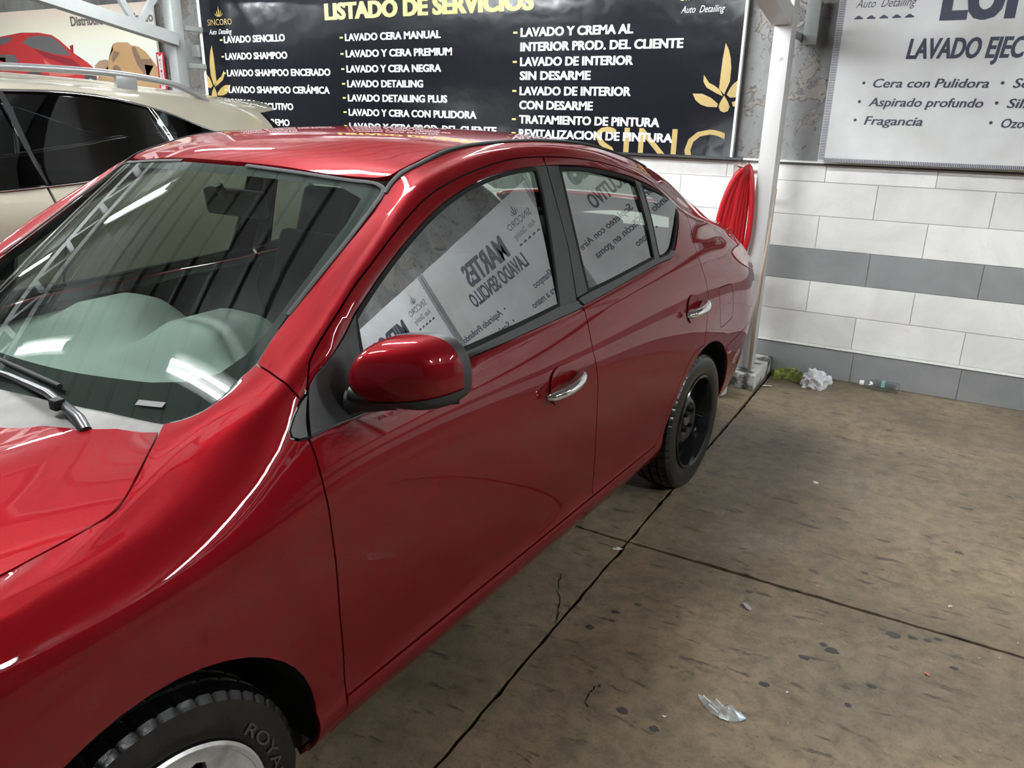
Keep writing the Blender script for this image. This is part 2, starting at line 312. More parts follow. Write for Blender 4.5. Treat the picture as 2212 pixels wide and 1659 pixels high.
def fill(outer,holes,ka,kb,step):
    """constrained triangulation with interior grid. outer/holes are closed loops of (a,b)"""
    S=np.array([ka,kb]); loops=[np.asarray(outer)*S]+[np.asarray(h)*S for h in holes]
    pts=[];edges=[];
    for L in loops:
        n0=len(pts); pts+=[tuple(p) for p in L]; edges+=[(n0+i,n0+(i+1)%len(L)) for i in range(len(L))]
    nb=len(pts); A=loops[0]
    lo=A.min(0);hi=A.max(0)
    gx,gy=np.meshgrid(np.arange(lo[0]+step*.5,hi[0],step),np.arange(lo[1]+step*.5,hi[1],step)); g=np.stack([gx.ravel(),gy.ravel()],1)
    m=inpoly(g[:,0],g[:,1],A)
    for h in loops[1:]: m&=~inpoly(g[:,0],g[:,1],h)
    g=g[m]; Bp=np.array(pts)
    if len(g):
        d=np.full(len(g),9.)
        for e0,e1 in edges:
            p,q=Bp[e0],Bp[e1];r=q-p;t=np.clip(((g-p)@r)/(r@r+1e-12),0,1);d=np.minimum(d,np.linalg.norm(g-p-t[:,None]*r,axis=1))
        g=g[d>step*.45]
    allp=[Vector(p) for p in pts]+[Vector((float(p[0]),float(p[1]))) for p in g]
    vo,eo,fo,ov,_,_=delaunay_2d_cdt(allp,edges,[],0,1e-7)
    V=np.array([(v.x,v.y) for v in vo]); F=[tuple(f) for f in fo if len(f)==3]
    C=np.array([V[list(f)].mean(0) for f in F]); m=inpoly(C[:,0],C[:,1],A)
    for h in loops[1:]: m&=~inpoly(C[:,0],C[:,1],h)
    F=[f for f,k in zip(F,m) if k]
    used=sorted({i for f in F for i in f}); mp={u:i for i,u in enumerate(used)}
    V=V[used]; F=[tuple(mp[i] for i in f) for f in F]
    return V/S,F
def resample(f,loop,step,closed=True):
    L=list(loop); out=[]
    n=len(L)
    for i in range(n if closed else n-1):
        a=np.array(L[i]);b=np.array(L[(i+1)%n])
        if np.abs(a-b).max()<1e-6: continue
        pa=f(a[0],a[1]);pb=f(b[0],b[1]);k=max(1,int(math.ceil(np.linalg.norm(pb-pa)/step)))
        for j in range(k): out.append(tuple(a+(b-a)*j/k))
    if not closed: out.append(tuple(L[-1]))
    return out
def frame(f,a,b,sg):
    a=np.asarray(a,float);b=np.asarray(b,float);h=2e-3
    Sa=(f(a+h,b)-f(a-h,b))/(2*h)
    bp,bm=b+h,b-h
    if sg<0: bp=np.minimum(bp,NV);bm=np.maximum(bm,0)
    Sb=(f(a,bp)-f(a,bm))/((bp-bm)[...,None])
    n=np.cross(Sa,Sb)*sg; n/=np.linalg.norm(n,axis=-1,keepdims=True)+1e-12
    return Sa,Sb,n
def inset(f,loop,gap,sg):
    A=np.array(loop);area=np.sum(A[:,0]*np.roll(A[:,1],-1)-np.roll(A[:,0],-1)*A[:,1])
    P=f(A[:,0],A[:,1]);T=np.roll(P,-1,0)-np.roll(P,1,0);T/=np.linalg.norm(T,axis=1,keepdims=True)+1e-12
    Sa,Sb,n=frame(f,A[:,0],A[:,1],sg)
    ind=np.cross(n,T)*sg*(1 if area>0 else -1)
    out=[]
    for i in range(len(A)):
        J=np.stack([Sa[i],Sb[i]],1); d=np.linalg.lstsq(J,ind[i]*gap,rcond=None)[0]; out.append(A[i]+d)
    return np.array(out),ind
KS={'glass':(GLS,-1,1.,.072),'side':(SIDE,-1,1.,.072),'top':(TOPS,1,1.,.56),'hood':(HOODS,1,1.,.68),'ws':(WS,1,.87,.6)}
CARMAP=lambda P:np.stack([-P[...,0],P[...,1],P[...,2]],-1)
def panel(name,sf,outer,mats,parent,holes=(),gap=.0022,flange=.014,inner=.022,step=.032,off=0.,mirror=False,surf=None,cmap=None):
    f,sg,ka,kb=surf or KS[sf]; cm=cmap or CARMAP
    outer=resample(f,outer,step*.8); o2,_=inset(f,outer,gap,sg) if gap else (np.array(outer),None)
    hs=[]
    for h in holes:
        h=resample(f,h,step*.6); h2,_=inset(f,h,-gap,sg); hs.append(h2)
    V,F=fill(o2,hs,ka,kb,step)
    P=f(V[:,0],V[:,1]); _,_,N=frame(f,V[:,0],V[:,1],sg); P=P+N*off
    vs=[P];ns=[N];fs=[];mi=[]
    for t in F:
        a,b,c=P[t[0]],P[t[1]],P[t[2]]
        if np.dot(np.cross(b-a,c-a),N[t[0]])<0: t=(t[0],t[2],t[1])
        fs.append(t);mi.append(0)
    n0=len(P)
    if flange:
        for li,L in enumerate([o2]+hs):
            PL=f(L[:,0],L[:,1]);_,_,NL=frame(f,L[:,0],L[:,1],sg);PL=PL+NL*off
            _,ind=inset(f,L,.001,sg)
            if li>0: ind=-ind
            m=len(L); out=-ind
            r1=PL; r2=PL-NL*.0016+out*0.0; r3=PL-NL*flange
            vs+=[r1,r3]; e=out+NL*.35; e/=np.linalg.norm(e,axis=1,keepdims=True); ns+=[e,out]
            for i in range(m):
                j=(i+1)%m; q=(n0+i,n0+j,n0+m+j,n0+m+i)
                a,b,c=r1[i],r1[j],r3[j]
                if np.dot(np.cross(b-a,c-a),out[i])<0: q=q[::-1]
                fs.append(q);mi.append(0)
            n0+=2*m
    if inner and flange:
        for L in [o2]+hs:
            PL=f(L[:,0],L[:,1]);_,_,NL=frame(f,L[:,0],L[:,1],sg); k0=sum(len(v) for v in vs); m=len(L)
            vs+=[PL-NL*(flange-.001),PL-NL*inner]; _,ind=inset(f,L,.001,sg); ns+=[-ind,-ind]
            fs+=[(k0+i,k0+(i+1)%m,k0+m+(i+1)%m,k0+m+i) for i in range(m)]; mi+=[1]*m; n0+=2*m
    if inner:
        P2=P-N*inner; vs.append(P2);ns.append(-N)
        for t in F:
            a,b,c=P[t[0]],P[t[1]],P[t[2]]
            if np.dot(np.cross(b-a,c-a),N[t[0]])>0: t=(t[0],t[2],t[1])
            fs.append(tuple(n0+i for i in t));mi.append(1)
    A=np.vstack(vs);Nn=np.vstack(ns)
    res=[]
    for mir in ([False,True] if mirror else [False]):
        a=A.copy();nn=Nn.copy();ff=fs
        if mir: a[:,1]*=-1;nn[:,1]*=-1
        a=cm(a);nn=cm(nn)
        flip=True
        if flip!=mir: ff=[tuple(reversed(t)) for t in fs]
        me=mesh(name,a,ff,mats,True,mi,nn); res.append(link(name,me,parent[1] if (mir and isinstance(parent,tuple)) else (parent[0] if isinstance(parent,tuple) else parent)))
    return res
def ribbon(name,sf,line,mt,parent,width=.03,depth=.011,mirror=True,surf=None,cmap=None,thick=0):
    f,sg,ka,kb=surf or KS[sf]; cm=cmap or CARMAP
    L=np.array(resample(f,line,.02,closed=False)); P=f(L[:,0],L[:,1]);_,_,N=frame(f,L[:,0],L[:,1],sg)
    T=np.gradient(P,axis=0);T/=np.linalg.norm(T,axis=1,keepdims=True)+1e-12;S=np.cross(N,T)
    if thick:  # raised moulding with rounded section
        prof=[(-.5,0),(-.5,.55),(-.3,1),(.3,1),(.5,.55),(.5,0)]
    else: prof=[(-.5,0),(.5,0)]
    rows=[P+S*width*a+N*(-depth+thick*h) for a,h in prof]; k=len(rows);m=len(P)
    A=np.stack(rows,1).reshape(-1,3); fs=[(i*k+j,i*k+j+1,(i+1)*k+j+1,(i+1)*k+j) for i in range(m-1) for j in range(k-1)]
    if thick: fs+=[tuple(range(k)),tuple((m-1)*k+j for j in range(k))[::-1]]
    out=[]
    for mir in ([False,True] if mirror else [False]):
        a=A.copy()
        if mir:a[:,1]*=-1
        out.append(obj(name,cm(a),[t if mir else t[::-1] for t in fs],mt,parent[1] if (mir and isinstance(parent,tuple)) else (parent[0] if isinstance(parent,tuple) else parent),True,50))
    return out
def glyphs(txt,size=1.,offset=0.,shear=0.,res=3,align='LEFT'):
    c=bpy.data.curves.new('t','FONT'); c.body=txt; c.size=size; c.offset=offset; c.shear=shear; c.resolution_u=res; c.fill_mode='FRONT'; c.align_x=align
    o=bpy.data.objects.new('t',c); COL.objects.link(o); dg=bpy.context.evaluated_depsgraph_get(); me=bpy.data.meshes.new_from_object(o.evaluated_get(dg))
    V=np.array([v.co[:] for v in me.vertices]) if len(me.vertices) else np.zeros((0,3)); F=[tuple(p.vertices) for p in me.polygons]
    bpy.data.objects.remove(o); bpy.data.curves.remove(c); bpy.data.meshes.remove(me)
    return V,F
def rbox(name,par,cx,cy,cz,sx,sy,sz,mt,rx=0,taper=.8,bev=.045):
    bm=bmesh.new(); bmesh.ops.create_cube(bm,size=1)
    for vt in bm.verts:
        k=taper if vt.co.z>0 else 1; vt.co.x*=sx; vt.co.y*=sy*k; vt.co.z*=sz
    bmesh.ops.bevel(bm,geom=bm.edges[:],offset=bev,segments=4,affect='EDGES',profile=.7)
    me=bpy.data.meshes.new(name); bm.to_mesh(me); bm.free(); me.materials.append(mt); me.polygons.foreach_set('use_smooth',[True]*len(me.polygons))
    return link(name,me,par,(cx,cy,cz),(0,rx,0))

ART={
'leaf_tall':[(-1.469,2.010),(-1.478,1.927),(-1.481,1.849),(-1.483,1.752),(-1.448,1.716),(-1.420,1.791),(-1.420,1.868),(-1.430,1.926),(-1.447,1.974)],
'leaf_left':[(-1.587,1.831),(-1.586,1.791),(-1.562,1.756),(-1.499,1.724),(-1.455,1.706),(-1.474,1.742),(-1.520,1.771),(-1.548,1.783)],
'leaf_low':[(-1.649,1.721),(-1.625,1.681),(-1.590,1.656),(-1.550,1.644),(-1.486,1.641),(-1.480,1.661),(-1.529,1.697),(-1.585,1.720)],
'leaf_right':[(-1.415,1.752),(-1.399,1.776),(-1.368,1.800),(-1.368,1.752),(-1.370,1.701),(-1.409,1.698),(-1.432,1.715)],
'leaf_low_right':[(-1.396,1.671),(-1.364,1.684),(-1.368,1.650),(-1.385,1.646)],
'drop':[(-1.447,1.710),(-1.467,1.673),(-1.475,1.645),(-1.463,1.621),(-1.438,1.611),(-1.414,1.620),(-1.406,1.644),(-1.419,1.673)],
'rock_big':[(-7.384,2.082),(-7.377,2.131),(-7.310,2.147),(-7.146,2.142),(-7.104,2.115),(-7.006,2.103),(-6.909,2.058),(-6.842,2.001),(-6.777,1.933),(-6.739,1.897),(-6.742,1.817),(-6.759,1.697),(-7.094,1.703),(-7.701,1.782),(-7.689,1.828),(-7.486,1.886),(-7.502,1.936),(-7.472,2.002)],
'rock_small':[(-7.730,1.896),(-7.694,1.950),(-7.619,1.987),(-7.530,1.996),(-7.482,1.990),(-7.504,1.869),(-7.633,1.820)],
'rock_shade':[(-7.101,2.101),(-7.052,2.108),(-7.029,2.060),(-6.989,1.995),(-6.844,1.993),(-6.819,1.933),(-6.946,1.947),(-6.910,1.866),(-6.801,1.818),(-6.932,1.826),(-7.054,1.948),(-7.098,2.053)],
'rock_shade2':[(-7.426,1.927),(-7.371,1.951),(-7.320,1.926),(-7.266,1.860),(-7.433,1.869)],
'rock_shade3':[(-7.369,2.074),(-7.290,2.056),(-7.309,2.032),(-7.409,1.968),(-7.429,2.001)],
'rock_shade4':[(-7.674,1.828),(-7.490,1.811),(-7.117,1.786),(-7.195,1.744),(-7.502,1.761),(-7.672,1.782)],
'car_body':[(-9.991,2.243),(-9.262,2.244),(-8.997,2.263),(-8.859,2.273),(-8.550,2.264),(-8.336,2.237),(-8.224,2.191),(-8.093,2.112),(-7.988,2.051),(-7.937,2.017),(-7.827,1.981),(-7.749,1.938),(-7.696,1.887),(-7.698,1.782),(-9.402,1.852),(-10.146,1.855)],
'car_window':[(-8.866,2.176),(-8.758,2.226),(-8.559,2.236),(-8.341,2.220),(-8.231,2.166),(-8.154,2.114),(-8.064,2.041),(-8.326,2.057),(-8.708,2.124)],
'car_rear_window':[(-9.447,2.221),(-9.265,2.235),(-9.007,2.234),(-9.127,2.182),(-9.477,2.140)],
'car_scoop':[(-9.430,2.073),(-9.064,2.067),(-8.997,2.012),(-9.042,1.978),(-9.247,1.989),(-9.229,2.039),(-9.441,2.042)],
'car_shade':[(-8.679,2.115),(-8.329,2.048),(-8.060,2.010),(-7.928,1.940),(-7.904,1.914),(-8.198,1.960),(-8.525,2.034)],
'car_light':[(-8.546,2.016),(-8.418,1.962),(-8.120,1.907),(-7.914,1.880),(-8.199,1.847),(-8.482,1.857)],
'car_mirror':[(-8.062,2.129),(-8.001,2.140),(-8.014,2.067),(-8.058,2.074)],
'wheel_a':[(-7.902,1.812),(-7.883,1.854),(-7.824,1.880),(-7.752,1.871),(-7.704,1.828),(-7.694,1.776),(-7.901,1.786)],
'wheel_b':[(-8.898,1.850),(-8.869,1.886),(-8.779,1.903),(-8.665,1.898),(-8.609,1.867),(-8.592,1.826)],
'rim_a':[(-7.856,1.786),(-7.841,1.816),(-7.800,1.829),(-7.752,1.811),(-7.734,1.779)],
}

# ---------------------------------------------------------------- room materials
def ramp2(m,fac,c1,c2,lo,hi):
    r=nd(m,'ShaderNodeValToRGB'); r.color_ramp.elements[0].position=lo; r.color_ramp.elements[1].position=hi
    r.color_ramp.elements[0].color=(*c1,1) if len(c1)==3 else c1; r.color_ramp.elements[1].color=(*c2,1) if len(c2)==3 else c2
    lk(m,fac,r.inputs['Fac']); return r.outputs['Color']
def nz(m,vec,scale,detail=5,dist=0.,stretch=None,rough=.5):
    if stretch:
        mp=nd(m,'ShaderNodeMapping'); mp.inputs['Scale'].default_value=stretch; lk(m,vec,mp.inputs['Vector']); vec=mp.outputs['Vector']
    n=nd(m,'ShaderNodeTexNoise'); n.inputs['Scale'].default_value=scale; n.inputs['Detail'].default_value=detail; n.inputs['Distortion'].default_value=dist; n.inputs['Roughness'].default_value=rough
    lk(m,vec,n.inputs['Vector']); return n.outputs['Fac']
def mixc(m,fac,a,b,mode='MIX'):
    x=nd(m,'ShaderNodeMix'); x.data_type='RGBA'; x.blend_type=mode
    for sock,v in ((x.inputs[0],fac),(x.inputs[6],a),(x.inputs[7],b)):
        if isinstance(v,(int,float)): sock.default_value=v
        elif isinstance(v,tuple): sock.default_value=(*v,1) if len(v)==3 else v
        else: lk(m,v,sock)
    return x.outputs[2]
def concrete():
    m=mat('stained_wet_concrete',(.1,.09,.07),.4); b=m.node_tree.nodes['Principled BSDF']
    g=nd(m,'ShaderNodeNewGeometry').outputs['Position']
    base=ramp2(m,nz(m,g,.9,4,.4),(.155,.117,.072),(.320,.245,.155),.36,.66)
    base=mixc(m,ramp2(m,nz(m,g,.55,3,.8),(0,0,0),(.7,.7,.7),.50,.66),base,(.125,.110,.090))
    base=mixc(m,ramp2(m,nz(m,g,14,8,.3,rough=.75),(.6,.6,.6),(0,0,0),.36,.6),base,(.060,.047,.032))
    # dark dashes worn across the slab
    d=nz(m,g,7,7,.3,(1.0,3.6,1.0),rough=.66)
    base=mixc(m,ramp2(m,d,(0,0,0),(.85,.85,.85),.585,.65),base,(.050,.040,.028))
    sp=nz(m,g,160,3,0); base=mixc(m,ramp2(m,sp,(0,0,0),(.5,.5,.5),.62,.75),base,(.22,.19,.14))
    sp2=nz(m,g,120,3,0); base=mixc(m,ramp2(m,sp2,(0,0,0),(.6,.6,.6),.60,.72),base,(.03,.025,.018))
    lk(m,base,b.inputs['Base Color'])
    rr=ramp2(m,nz(m,g,1.6,6,.5),(.34,.34,.34),(.62,.62,.62),.38,.62); lk(m,rr,b.inputs['Roughness'])
    bp=nd(m,'ShaderNodeBump'); bp.inputs['Strength'].default_value=.45; bp.inputs['Distance'].default_value=.004
    h=mixc(m,.5,nz(m,g,60,8,0,rough=.7),d); lk(m,h,bp.inputs['Height']); lk(m,bp.outputs['Normal'],b.inputs['Normal'])
    return m
M['concrete']=concrete()
def tile_mat(name,c1,c2,rough=.45):
    m=mat(name,c1,rough); b=m.node_tree.nodes['Principled BSDF']; g=nd(m,'ShaderNodeNewGeometry').outputs['Position']
    oi=nd(m,'ShaderNodeObjectInfo').outputs['Random']
    col=ramp2(m,nz(m,g,2.6,8,.8,rough=.65),c1,c2,.32,.68)
    x=nd(m,'ShaderNodeMapRange'); x.inputs['To Min'].default_value=.90; x.inputs['To Max'].default_value=1.06; lk(m,oi,x.inputs['Value'])
    col=mixc(m,1.0,col,x.outputs[0],'MULTIPLY')
    col=mixc(m,ramp2(m,nz(m,g,14,8,.2,rough=.7),(0,0,0),(.35,.35,.35),.6,.75),col,tuple(c*.72 for c in c1))
    lk(m,col,b.inputs['Base Color']); return m
M['tile_light']=tile_mat('pale_cement_look_tile',(.60,.59,.57),(.76,.75,.72))
M['tile_dark']=tile_mat('dark_grey_tile',(.20,.20,.202),(.255,.255,.255))
M['grout']=mat('grout',(.40,.40,.38),.8)
def plaster():
    m=mat('peeling_wall_paint',(.3,.3,.3),.7); b=m.node_tree.nodes['Principled BSDF']; g=nd(m,'ShaderNodeNewGeometry').outputs['Position']
    n=nz(m,g,5.5,9,.6,rough=.6)
    col=ramp2(m,nz(m,g,3,6,.3,(1,1,.35)),(.11,.11,.108),(.27,.27,.26),.35,.65)
    flake=ramp2(m,n,(0,0,0),(1,1,1),.56,.575)
    col=mixc(m,flake,col,(.20,.18,.16)); edge=ramp2(m,n,(1,1,1),(0,0,0),.0,.02)
    col=mixc(m,ramp2(m,nz(m,g,26,4,.8,rough=.6),(0,0,0),(.8,.8,.8),.62,.66),col,(.07,.07,.07))
    lk(m,col,b.inputs['Base Color'])
    bp=nd(m,'ShaderNodeBump'); bp.inputs['Strength'].default_value=.9; bp.inputs['Distance'].default_value=.012; lk(m,mixc(m,.5,flake,nz(m,g,18,8,.4)),bp.inputs['Height']); lk(m,bp.outputs['Normal'],b.inputs['Normal'])
    return m
M['plaster']=plaster()
M['white_steel']=mat('white_painted_steel',(.66,.66,.63),.4); noise_col(M['white_steel'],(.20,.18,.14),(.52,.52,.50),7,8,.27,.31)
M['grey_steel']=mat('grey_painted_steel',(.22,.23,.225),.45); noise_col(M['grey_steel'],(.19,.20,.195),(.25,.26,.255),4)
M['trim_white']=mat('worn_white_strip',(.7,.7,.67),.35); noise_col(M['trim_white'],(.12,.11,.10),(.78,.78,.75),30,8,.30,.36,stretch=(1,8,8))
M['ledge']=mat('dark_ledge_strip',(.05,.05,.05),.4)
M['banner_black']=mat('glossy_black_vinyl',(.006,.0065,.009),.16,0,Specular_IOR_Level=.35); bump(M['banner_black'],3,.35,.02,3)
M['banner_white']=mat('white_banner_vinyl',(.62,.62,.62),.45); noise_col(M['banner_white'],(.52,.52,.50),(.66,.66,.66),2.2,8,.35,.6)
M['ink_white']=mat('white_print',(.72,.72,.71),.5); M['ink_yellow']=mat('yellow_print',(.62,.52,.14),.5); M['ink_gold']=mat('gold_print',(.33,.235,.075),.5)
M['ink_navy']=mat('slate_print',(.045,.048,.075),.45); M['banner_edge']=mat('banner_edge_white',(.75,.75,.70),.5)
M['ceiling']=mat('ribbed_roof_sheet',(.24,.25,.245),.5,.0); M['ceiling_dark']=mat('roof_gap',(.03,.03,.03),.7)
M['tube']=mat('lit_tube',(1,1,1),.5); _b=M['tube'].node_tree.nodes['Principled BSDF']; _b.inputs['Emission Color'].default_value=(.93,.97,1,1); _b.inputs['Emission Strength'].default_value=TUBE_STRENGTH
M['tube_dim']=M['tube'].copy(); M['tube_dim'].name='lit_tube_dimmed'; M['tube_dim'].node_tree.nodes['Principled BSDF'].inputs['Emission Strength'].default_value=TUBE_STRENGTH*.4  # emission lowered so the row nearest the wall does not overlight the tiles
WY=5.175
# ---------------------------------------------------------------- floor
floor=MB().box(-9.8,7.2,-5.2,WY+.1,-.16,-.03).build('floor',M['dark']); tag(floor,kind='structure')
def edge_noise(n,amp): 
    a=rng.randn(n)*amp; return np.convolve(a,[.25,.5,.25],'same')
xs=[-9.8,-7.5,-4.22,-.941,2.34,5.6,7.2]; ys=[-5.2,-3.9,-.66,2.593,WY+.02]
for i in range(len(xs)-1):
    for j in range(len(ys)-1):
        g=.0055
        x0,x1,y0,y1=xs[i]+g,xs[i+1]-g,ys[j]+g,ys[j+1]-g
        st=.03; top=[]
        for (ax,ay,bx,by,nx_,ny_) in ((x0,y0,x1,y0,0,-1),(x1,y0,x1,y1,1,0),(x1,y1,x0,y1,0,1),(x0,y1,x0,y0,-1,0)):
            L=math.hypot(bx-ax,by-ay); n=max(2,int(L/st)) if (x0<1.5 and x1>-2.5 and y1>0) else 6
            e=edge_noise(n,.006); 
            for k in range(n):
                t=k/n; d=-abs(e[k])*(0 if k in (0,) else 1); top.append((ax+(bx-ax)*t+nx_*d,ay+(by-ay)*t+ny_*d))
        m=len(top); vs=[(x,y,0) for x,y in top]+[(x,y,-.03) for x,y in top]
        cx_,cy_=(x0+x1)/2,(y0+y1)/2; ins=[(x+(cx_-x)*.002,y+(cy_-y)*.002) for x,y in top]
        fs=[tuple(range(m))]+[(m+k,m+(k+1)%m,(k+1)%m,k) for k in range(m)]
        o=obj('concrete_slab',vs,fs,M['concrete'],floor,False)
# hairline cracks
def crackline(pts,w):
    vs=[];P=cr(pts,8)
    for i,(x,y) in enumerate(P):
        x+=rng.randn()*.003; y+=rng.randn()*.003; k=w*(.5+rng.rand())
        vs+=[(x-k,y-k*.4,.0008),(x+k,y+k*.4,.0008)]
    return obj('floor_crack',vs,[(2*i,2*i+1,2*i+3,2*i+2) for i in range(len(P)-1)],M['rubber'],floor,False)
crackline([(-.945,1.98),(-.99,2.10),(-1.03,2.16),(-1.06,2.25)],.0022); crackline([(-.70,1.79),(-.71,1.74),(-.70,1.68)],.002)
# dark blots pressed into the concrete
vs=[];fs=[]
spots=[(-.75,2.22,.012),(-.80,2.14,.013),(-.84,2.02,.014),(-.79,2.09,.010),(-.50,1.70,.014),(.03,2.50,.020),(.085,2.52,.014),(.13,2.53,.012),(.16,2.555,.012),(-.13,2.31,.020),(-.16,2.33,.012),(.21,2.42,.013),(-.20,2.23,.016),(-.28,2.04,.014),(-.60,1.72,.016),(.0,2.2,.013),(-.05,2.08,.010),(-.44,2.5,.012),(-.1,2.85,.012),(.2,3.2,.014)]
for (x,y,r) in spots:
    n=14;k0=len(vs);vs.append((x,y,.0012))
    for k in range(n):
        a=2*math.pi*k/n; rr=r*(.75+.4*rng.rand()); vs.append((x+rr*1.15*math.cos(a),y+rr*.85*math.sin(a),.0006))
    fs+=[(k0,k0+1+k,k0+1+(k+1)%n) for k in range(n)]
tag(obj('floor_blots',vs,fs,mat('dark_blot',(.045,.042,.040),.4),floor,False),kind='stuff')
# ---------------------------------------------------------------- back wall
wall=MB().box(-9.8,7.2,WY+.010,WY+.2,-.03,3.2).build('wall_back',M['plaster']); tag(wall,kind='structure')
gr_=MB().box(-9.8,7.2,WY+.004,WY+.012,0,1.335).build('grout_bed',M['grout'],wall)
tile_meshes={}
def tile(x0,x1,z0,z1,mt):
    key=(round(x1-x0,3),round(z1-z0,3),mt.name)
    if key not in tile_meshes:
        w=(x1-x0)/2;h=(z1-z0)/2;e=.0012;v=[(-w,.008,-h),(w,.008,-h),(w,.008,h),(-w,.008,h),(-w,e,-h),(w,e,-h),(w,e,h),(-w,e,h),(-w+e,0,-h+e),(w-e,0,-h+e),(w-e,0,h-e),(-w+e,0,h-e)]
        f=[(0,1,5,4),(1,2,6,5),(2,3,7,6),(3,0,4,7),(4,5,9,8),(5,6,10,9),(6,7,11,10),(7,4,8,11),(8,9,10,11)]
        tile_meshes[key]=mesh('wall_tile',v,f,mt,False)
    return link('wall_tile',tile_meshes[key],wall,((x0+x1)/2,WY-.002,(z0+z1)/2))
rows=[(.0,.200,-.475,'tile_dark'),(.216,.418,.104,'tile_light'),(.418,.618,-.197,'tile_light'),(.618,.819,-.475,'tile_dark'),(.819,1.021,-.197,'tile_light'),(1.021,1.222,-.495,'tile_light'),(1.222,1.333,-.197,'tile_light')]
for z0,z1,ph,mt in rows:
    x=ph-16*.6
    while x<7.0:
        a,b=max(x,-9.75),min(x+.6,7.1)
        if b-a>.05: tile(a+.0014,b-.0014,z0+.0014,z1-.0014,M[mt])
        x+=.6
tr=MB().box(-9.75,7.1,WY-.012,WY+.004,.201,.215).build('trim_1',M['trim_white'],None); tag(tr,kind='structure')
tr=MB().box(-9.75,7.1,WY-.020,WY+.012,1.332,1.342).build('trim_2',M['trim_white'],None); tag(tr,kind='structure')
MB().box(-9.75,7.1,WY-.016,WY+.012,1.322,1.332).build('ledge_lower_strip',M['ledge'],tr)  # dark lower strip of the ledge trim
for nm,b in (('wall_left',(-9.95,-9.8,-5.2,WY+.2,-.03,3.9)),('wall_right',(7.2,7.35,-5.2,WY+.2,-.03,3.9))):
    tag(MB().box(*b).build(nm,M['plaster']),kind='structure')
# ---------------------------------------------------------------- ceiling of ribbed sheet, sloping up towards the street
CE=lambda y: 2.92+(WY-y)*.085
cb=MB().add([(-9.9,WY+.2,CE(WY+.2)+.05),(7.3,WY+.2,CE(WY+.2)+.05),(7.3,-5.2,CE(-5.2)+.05),(-9.9,-5.2,CE(-5.2)+.05),(-9.9,WY+.2,CE(WY+.2)+.12),(7.3,WY+.2,CE(WY+.2)+.12),(7.3,-5.2,CE(-5.2)+.12),(-9.9,-5.2,CE(-5.2)+.12)],[(0,1,2,3),(7,6,5,4),(0,4,5,1),(1,5,6,2),(2,6,7,3),(3,7,4,0)])
ceil=cb.build('ceiling',M['ceiling_dark']); tag(ceil,kind='structure')
w=.125;ysl=[(WY,CE(WY)),(-5.2,CE(-5.2))]
v=[];prof=[(-w-.02,.045),(-w,0),(w,0),(w+.02,.045)]
for y,z in ysl: v+=[(x,y,z+h) for x,h in prof]
pm=mesh('roof_sheet',v,[(k,k+1,4+k+1,4+k) for k in range(3)],M['ceiling'],False)
x=-9.6
while x<7.1: link('roof_sheet',pm,ceil,(x,0,0)); x+=.335
# ---------------------------------------------------------------- steel columns, lattice trusses, tube lights
def column(X0,X1,Y0,Y1,label,mt,block=None):
    root=empty('steel_column',((X0+X1)/2,(Y0+Y1)/2,0)); cx_,cy_=(X0+X1)/2,(Y0+Y1)/2
    zb=.094 if block else 0
    MB().box(X0-cx_,X1-cx_,Y0-cy_,Y1-cy_,zb,CE(cy_)+.03).build('post',mt,root,bevel=.006)
    tag(root,label,'column'); return root
c1=column(-1.118,-1.022,4.80,4.93,'white painted steel column with rust chips behind the red sedan boot',M['white_steel'],True)
c2=column(-6.185,-6.075,4.80,4.90,'grey painted steel column between the car mural and the black banner',M['grey_steel'])
blk=MB().box(-1.42,-.958,4.67,5.165,0,.094)
bo=blk.build('concrete_plinth',mat('chipped_painted_concrete',(.4,.4,.38),.7),bevel=.008); noise_col(bo.data.materials[0],(.06,.06,.055),(.58,.57,.53),13,9,.42,.56); bump(bo.data.materials[0],30,.6,.01)
tag(bo,'chipped white and grey concrete plinth under the white column','plinth')
for (x0,x1,y0,y1,z0,z1,par,cx_,cy_) in ((-1.022,-.945,WY-.05,WY-.035,1.99,2.24,c1,-1.07,4.865),(-6.28,-6.18,WY-.05,WY-.03,2.00,2.10,c2,-6.13,4.85)):
    MB().box(x0-cx_,x1-cx_,y0-cy_,y1-cy_,z0,z1).build('anchor_plate',M['grey_steel'],par,bevel=.002)
MB().box(-1.06+1.07,-1.03+1.07,4.9-4.865,WY-4.865,2.02,2.05).build('wall_tie',M['grey_steel'],c1)
for z0 in (1.90,2.20): MB().box(-.03,.03,.05,.275,z0,z0+.04).build('wall_tie',M['grey_steel'],c2)
def truss(X,mt,label,y0=4.80):
    root=empty('roof_truss',(X,y0,2.1)); 
    low=lambda y: 2.115+(y0-y)*.19 if y>2.2 else 2.609+(2.2-y)*.085
    lp=lambda y:(0,y-y0,low(y)-2.1); up=lambda y:(0,y-y0,low(y)+.42-2.1) if y>2.2 else (0,y-y0,low(y)+.36-2.1)
    for nm,f in (('bottom_chord',lp),('top_chord',up)):
        b=MB(); b.bar(f(y0),f(2.2),.10,.095); b.build(nm,mt,root); b=MB(); b.bar(f(2.2),f(-4.8),.10,.095); b.build(nm,mt,root)
    y=y0-.06;k=0
    while y>-4.4:
        a=lp(y-.29*(k%2)) ; y2=y-.29
        if k%2==0: p,q=up(y),lp(y2)
        else: p,q=lp(y),up(y2)
        b=MB(); b.bar(p,q,.05,.035,(1,0,0)); b.build('web_bar',mt,root); y-=.29;k+=1
    tag(root,label,'truss')
truss(-6.07,M['grey_steel'],'grey lattice roof truss sloping up from the grey column at top left')
truss(-1.08,M['white_steel'],'white roof truss end meeting the top of the white column')
truss(3.9,M['grey_steel'],'grey lattice roof truss out of frame to the right')
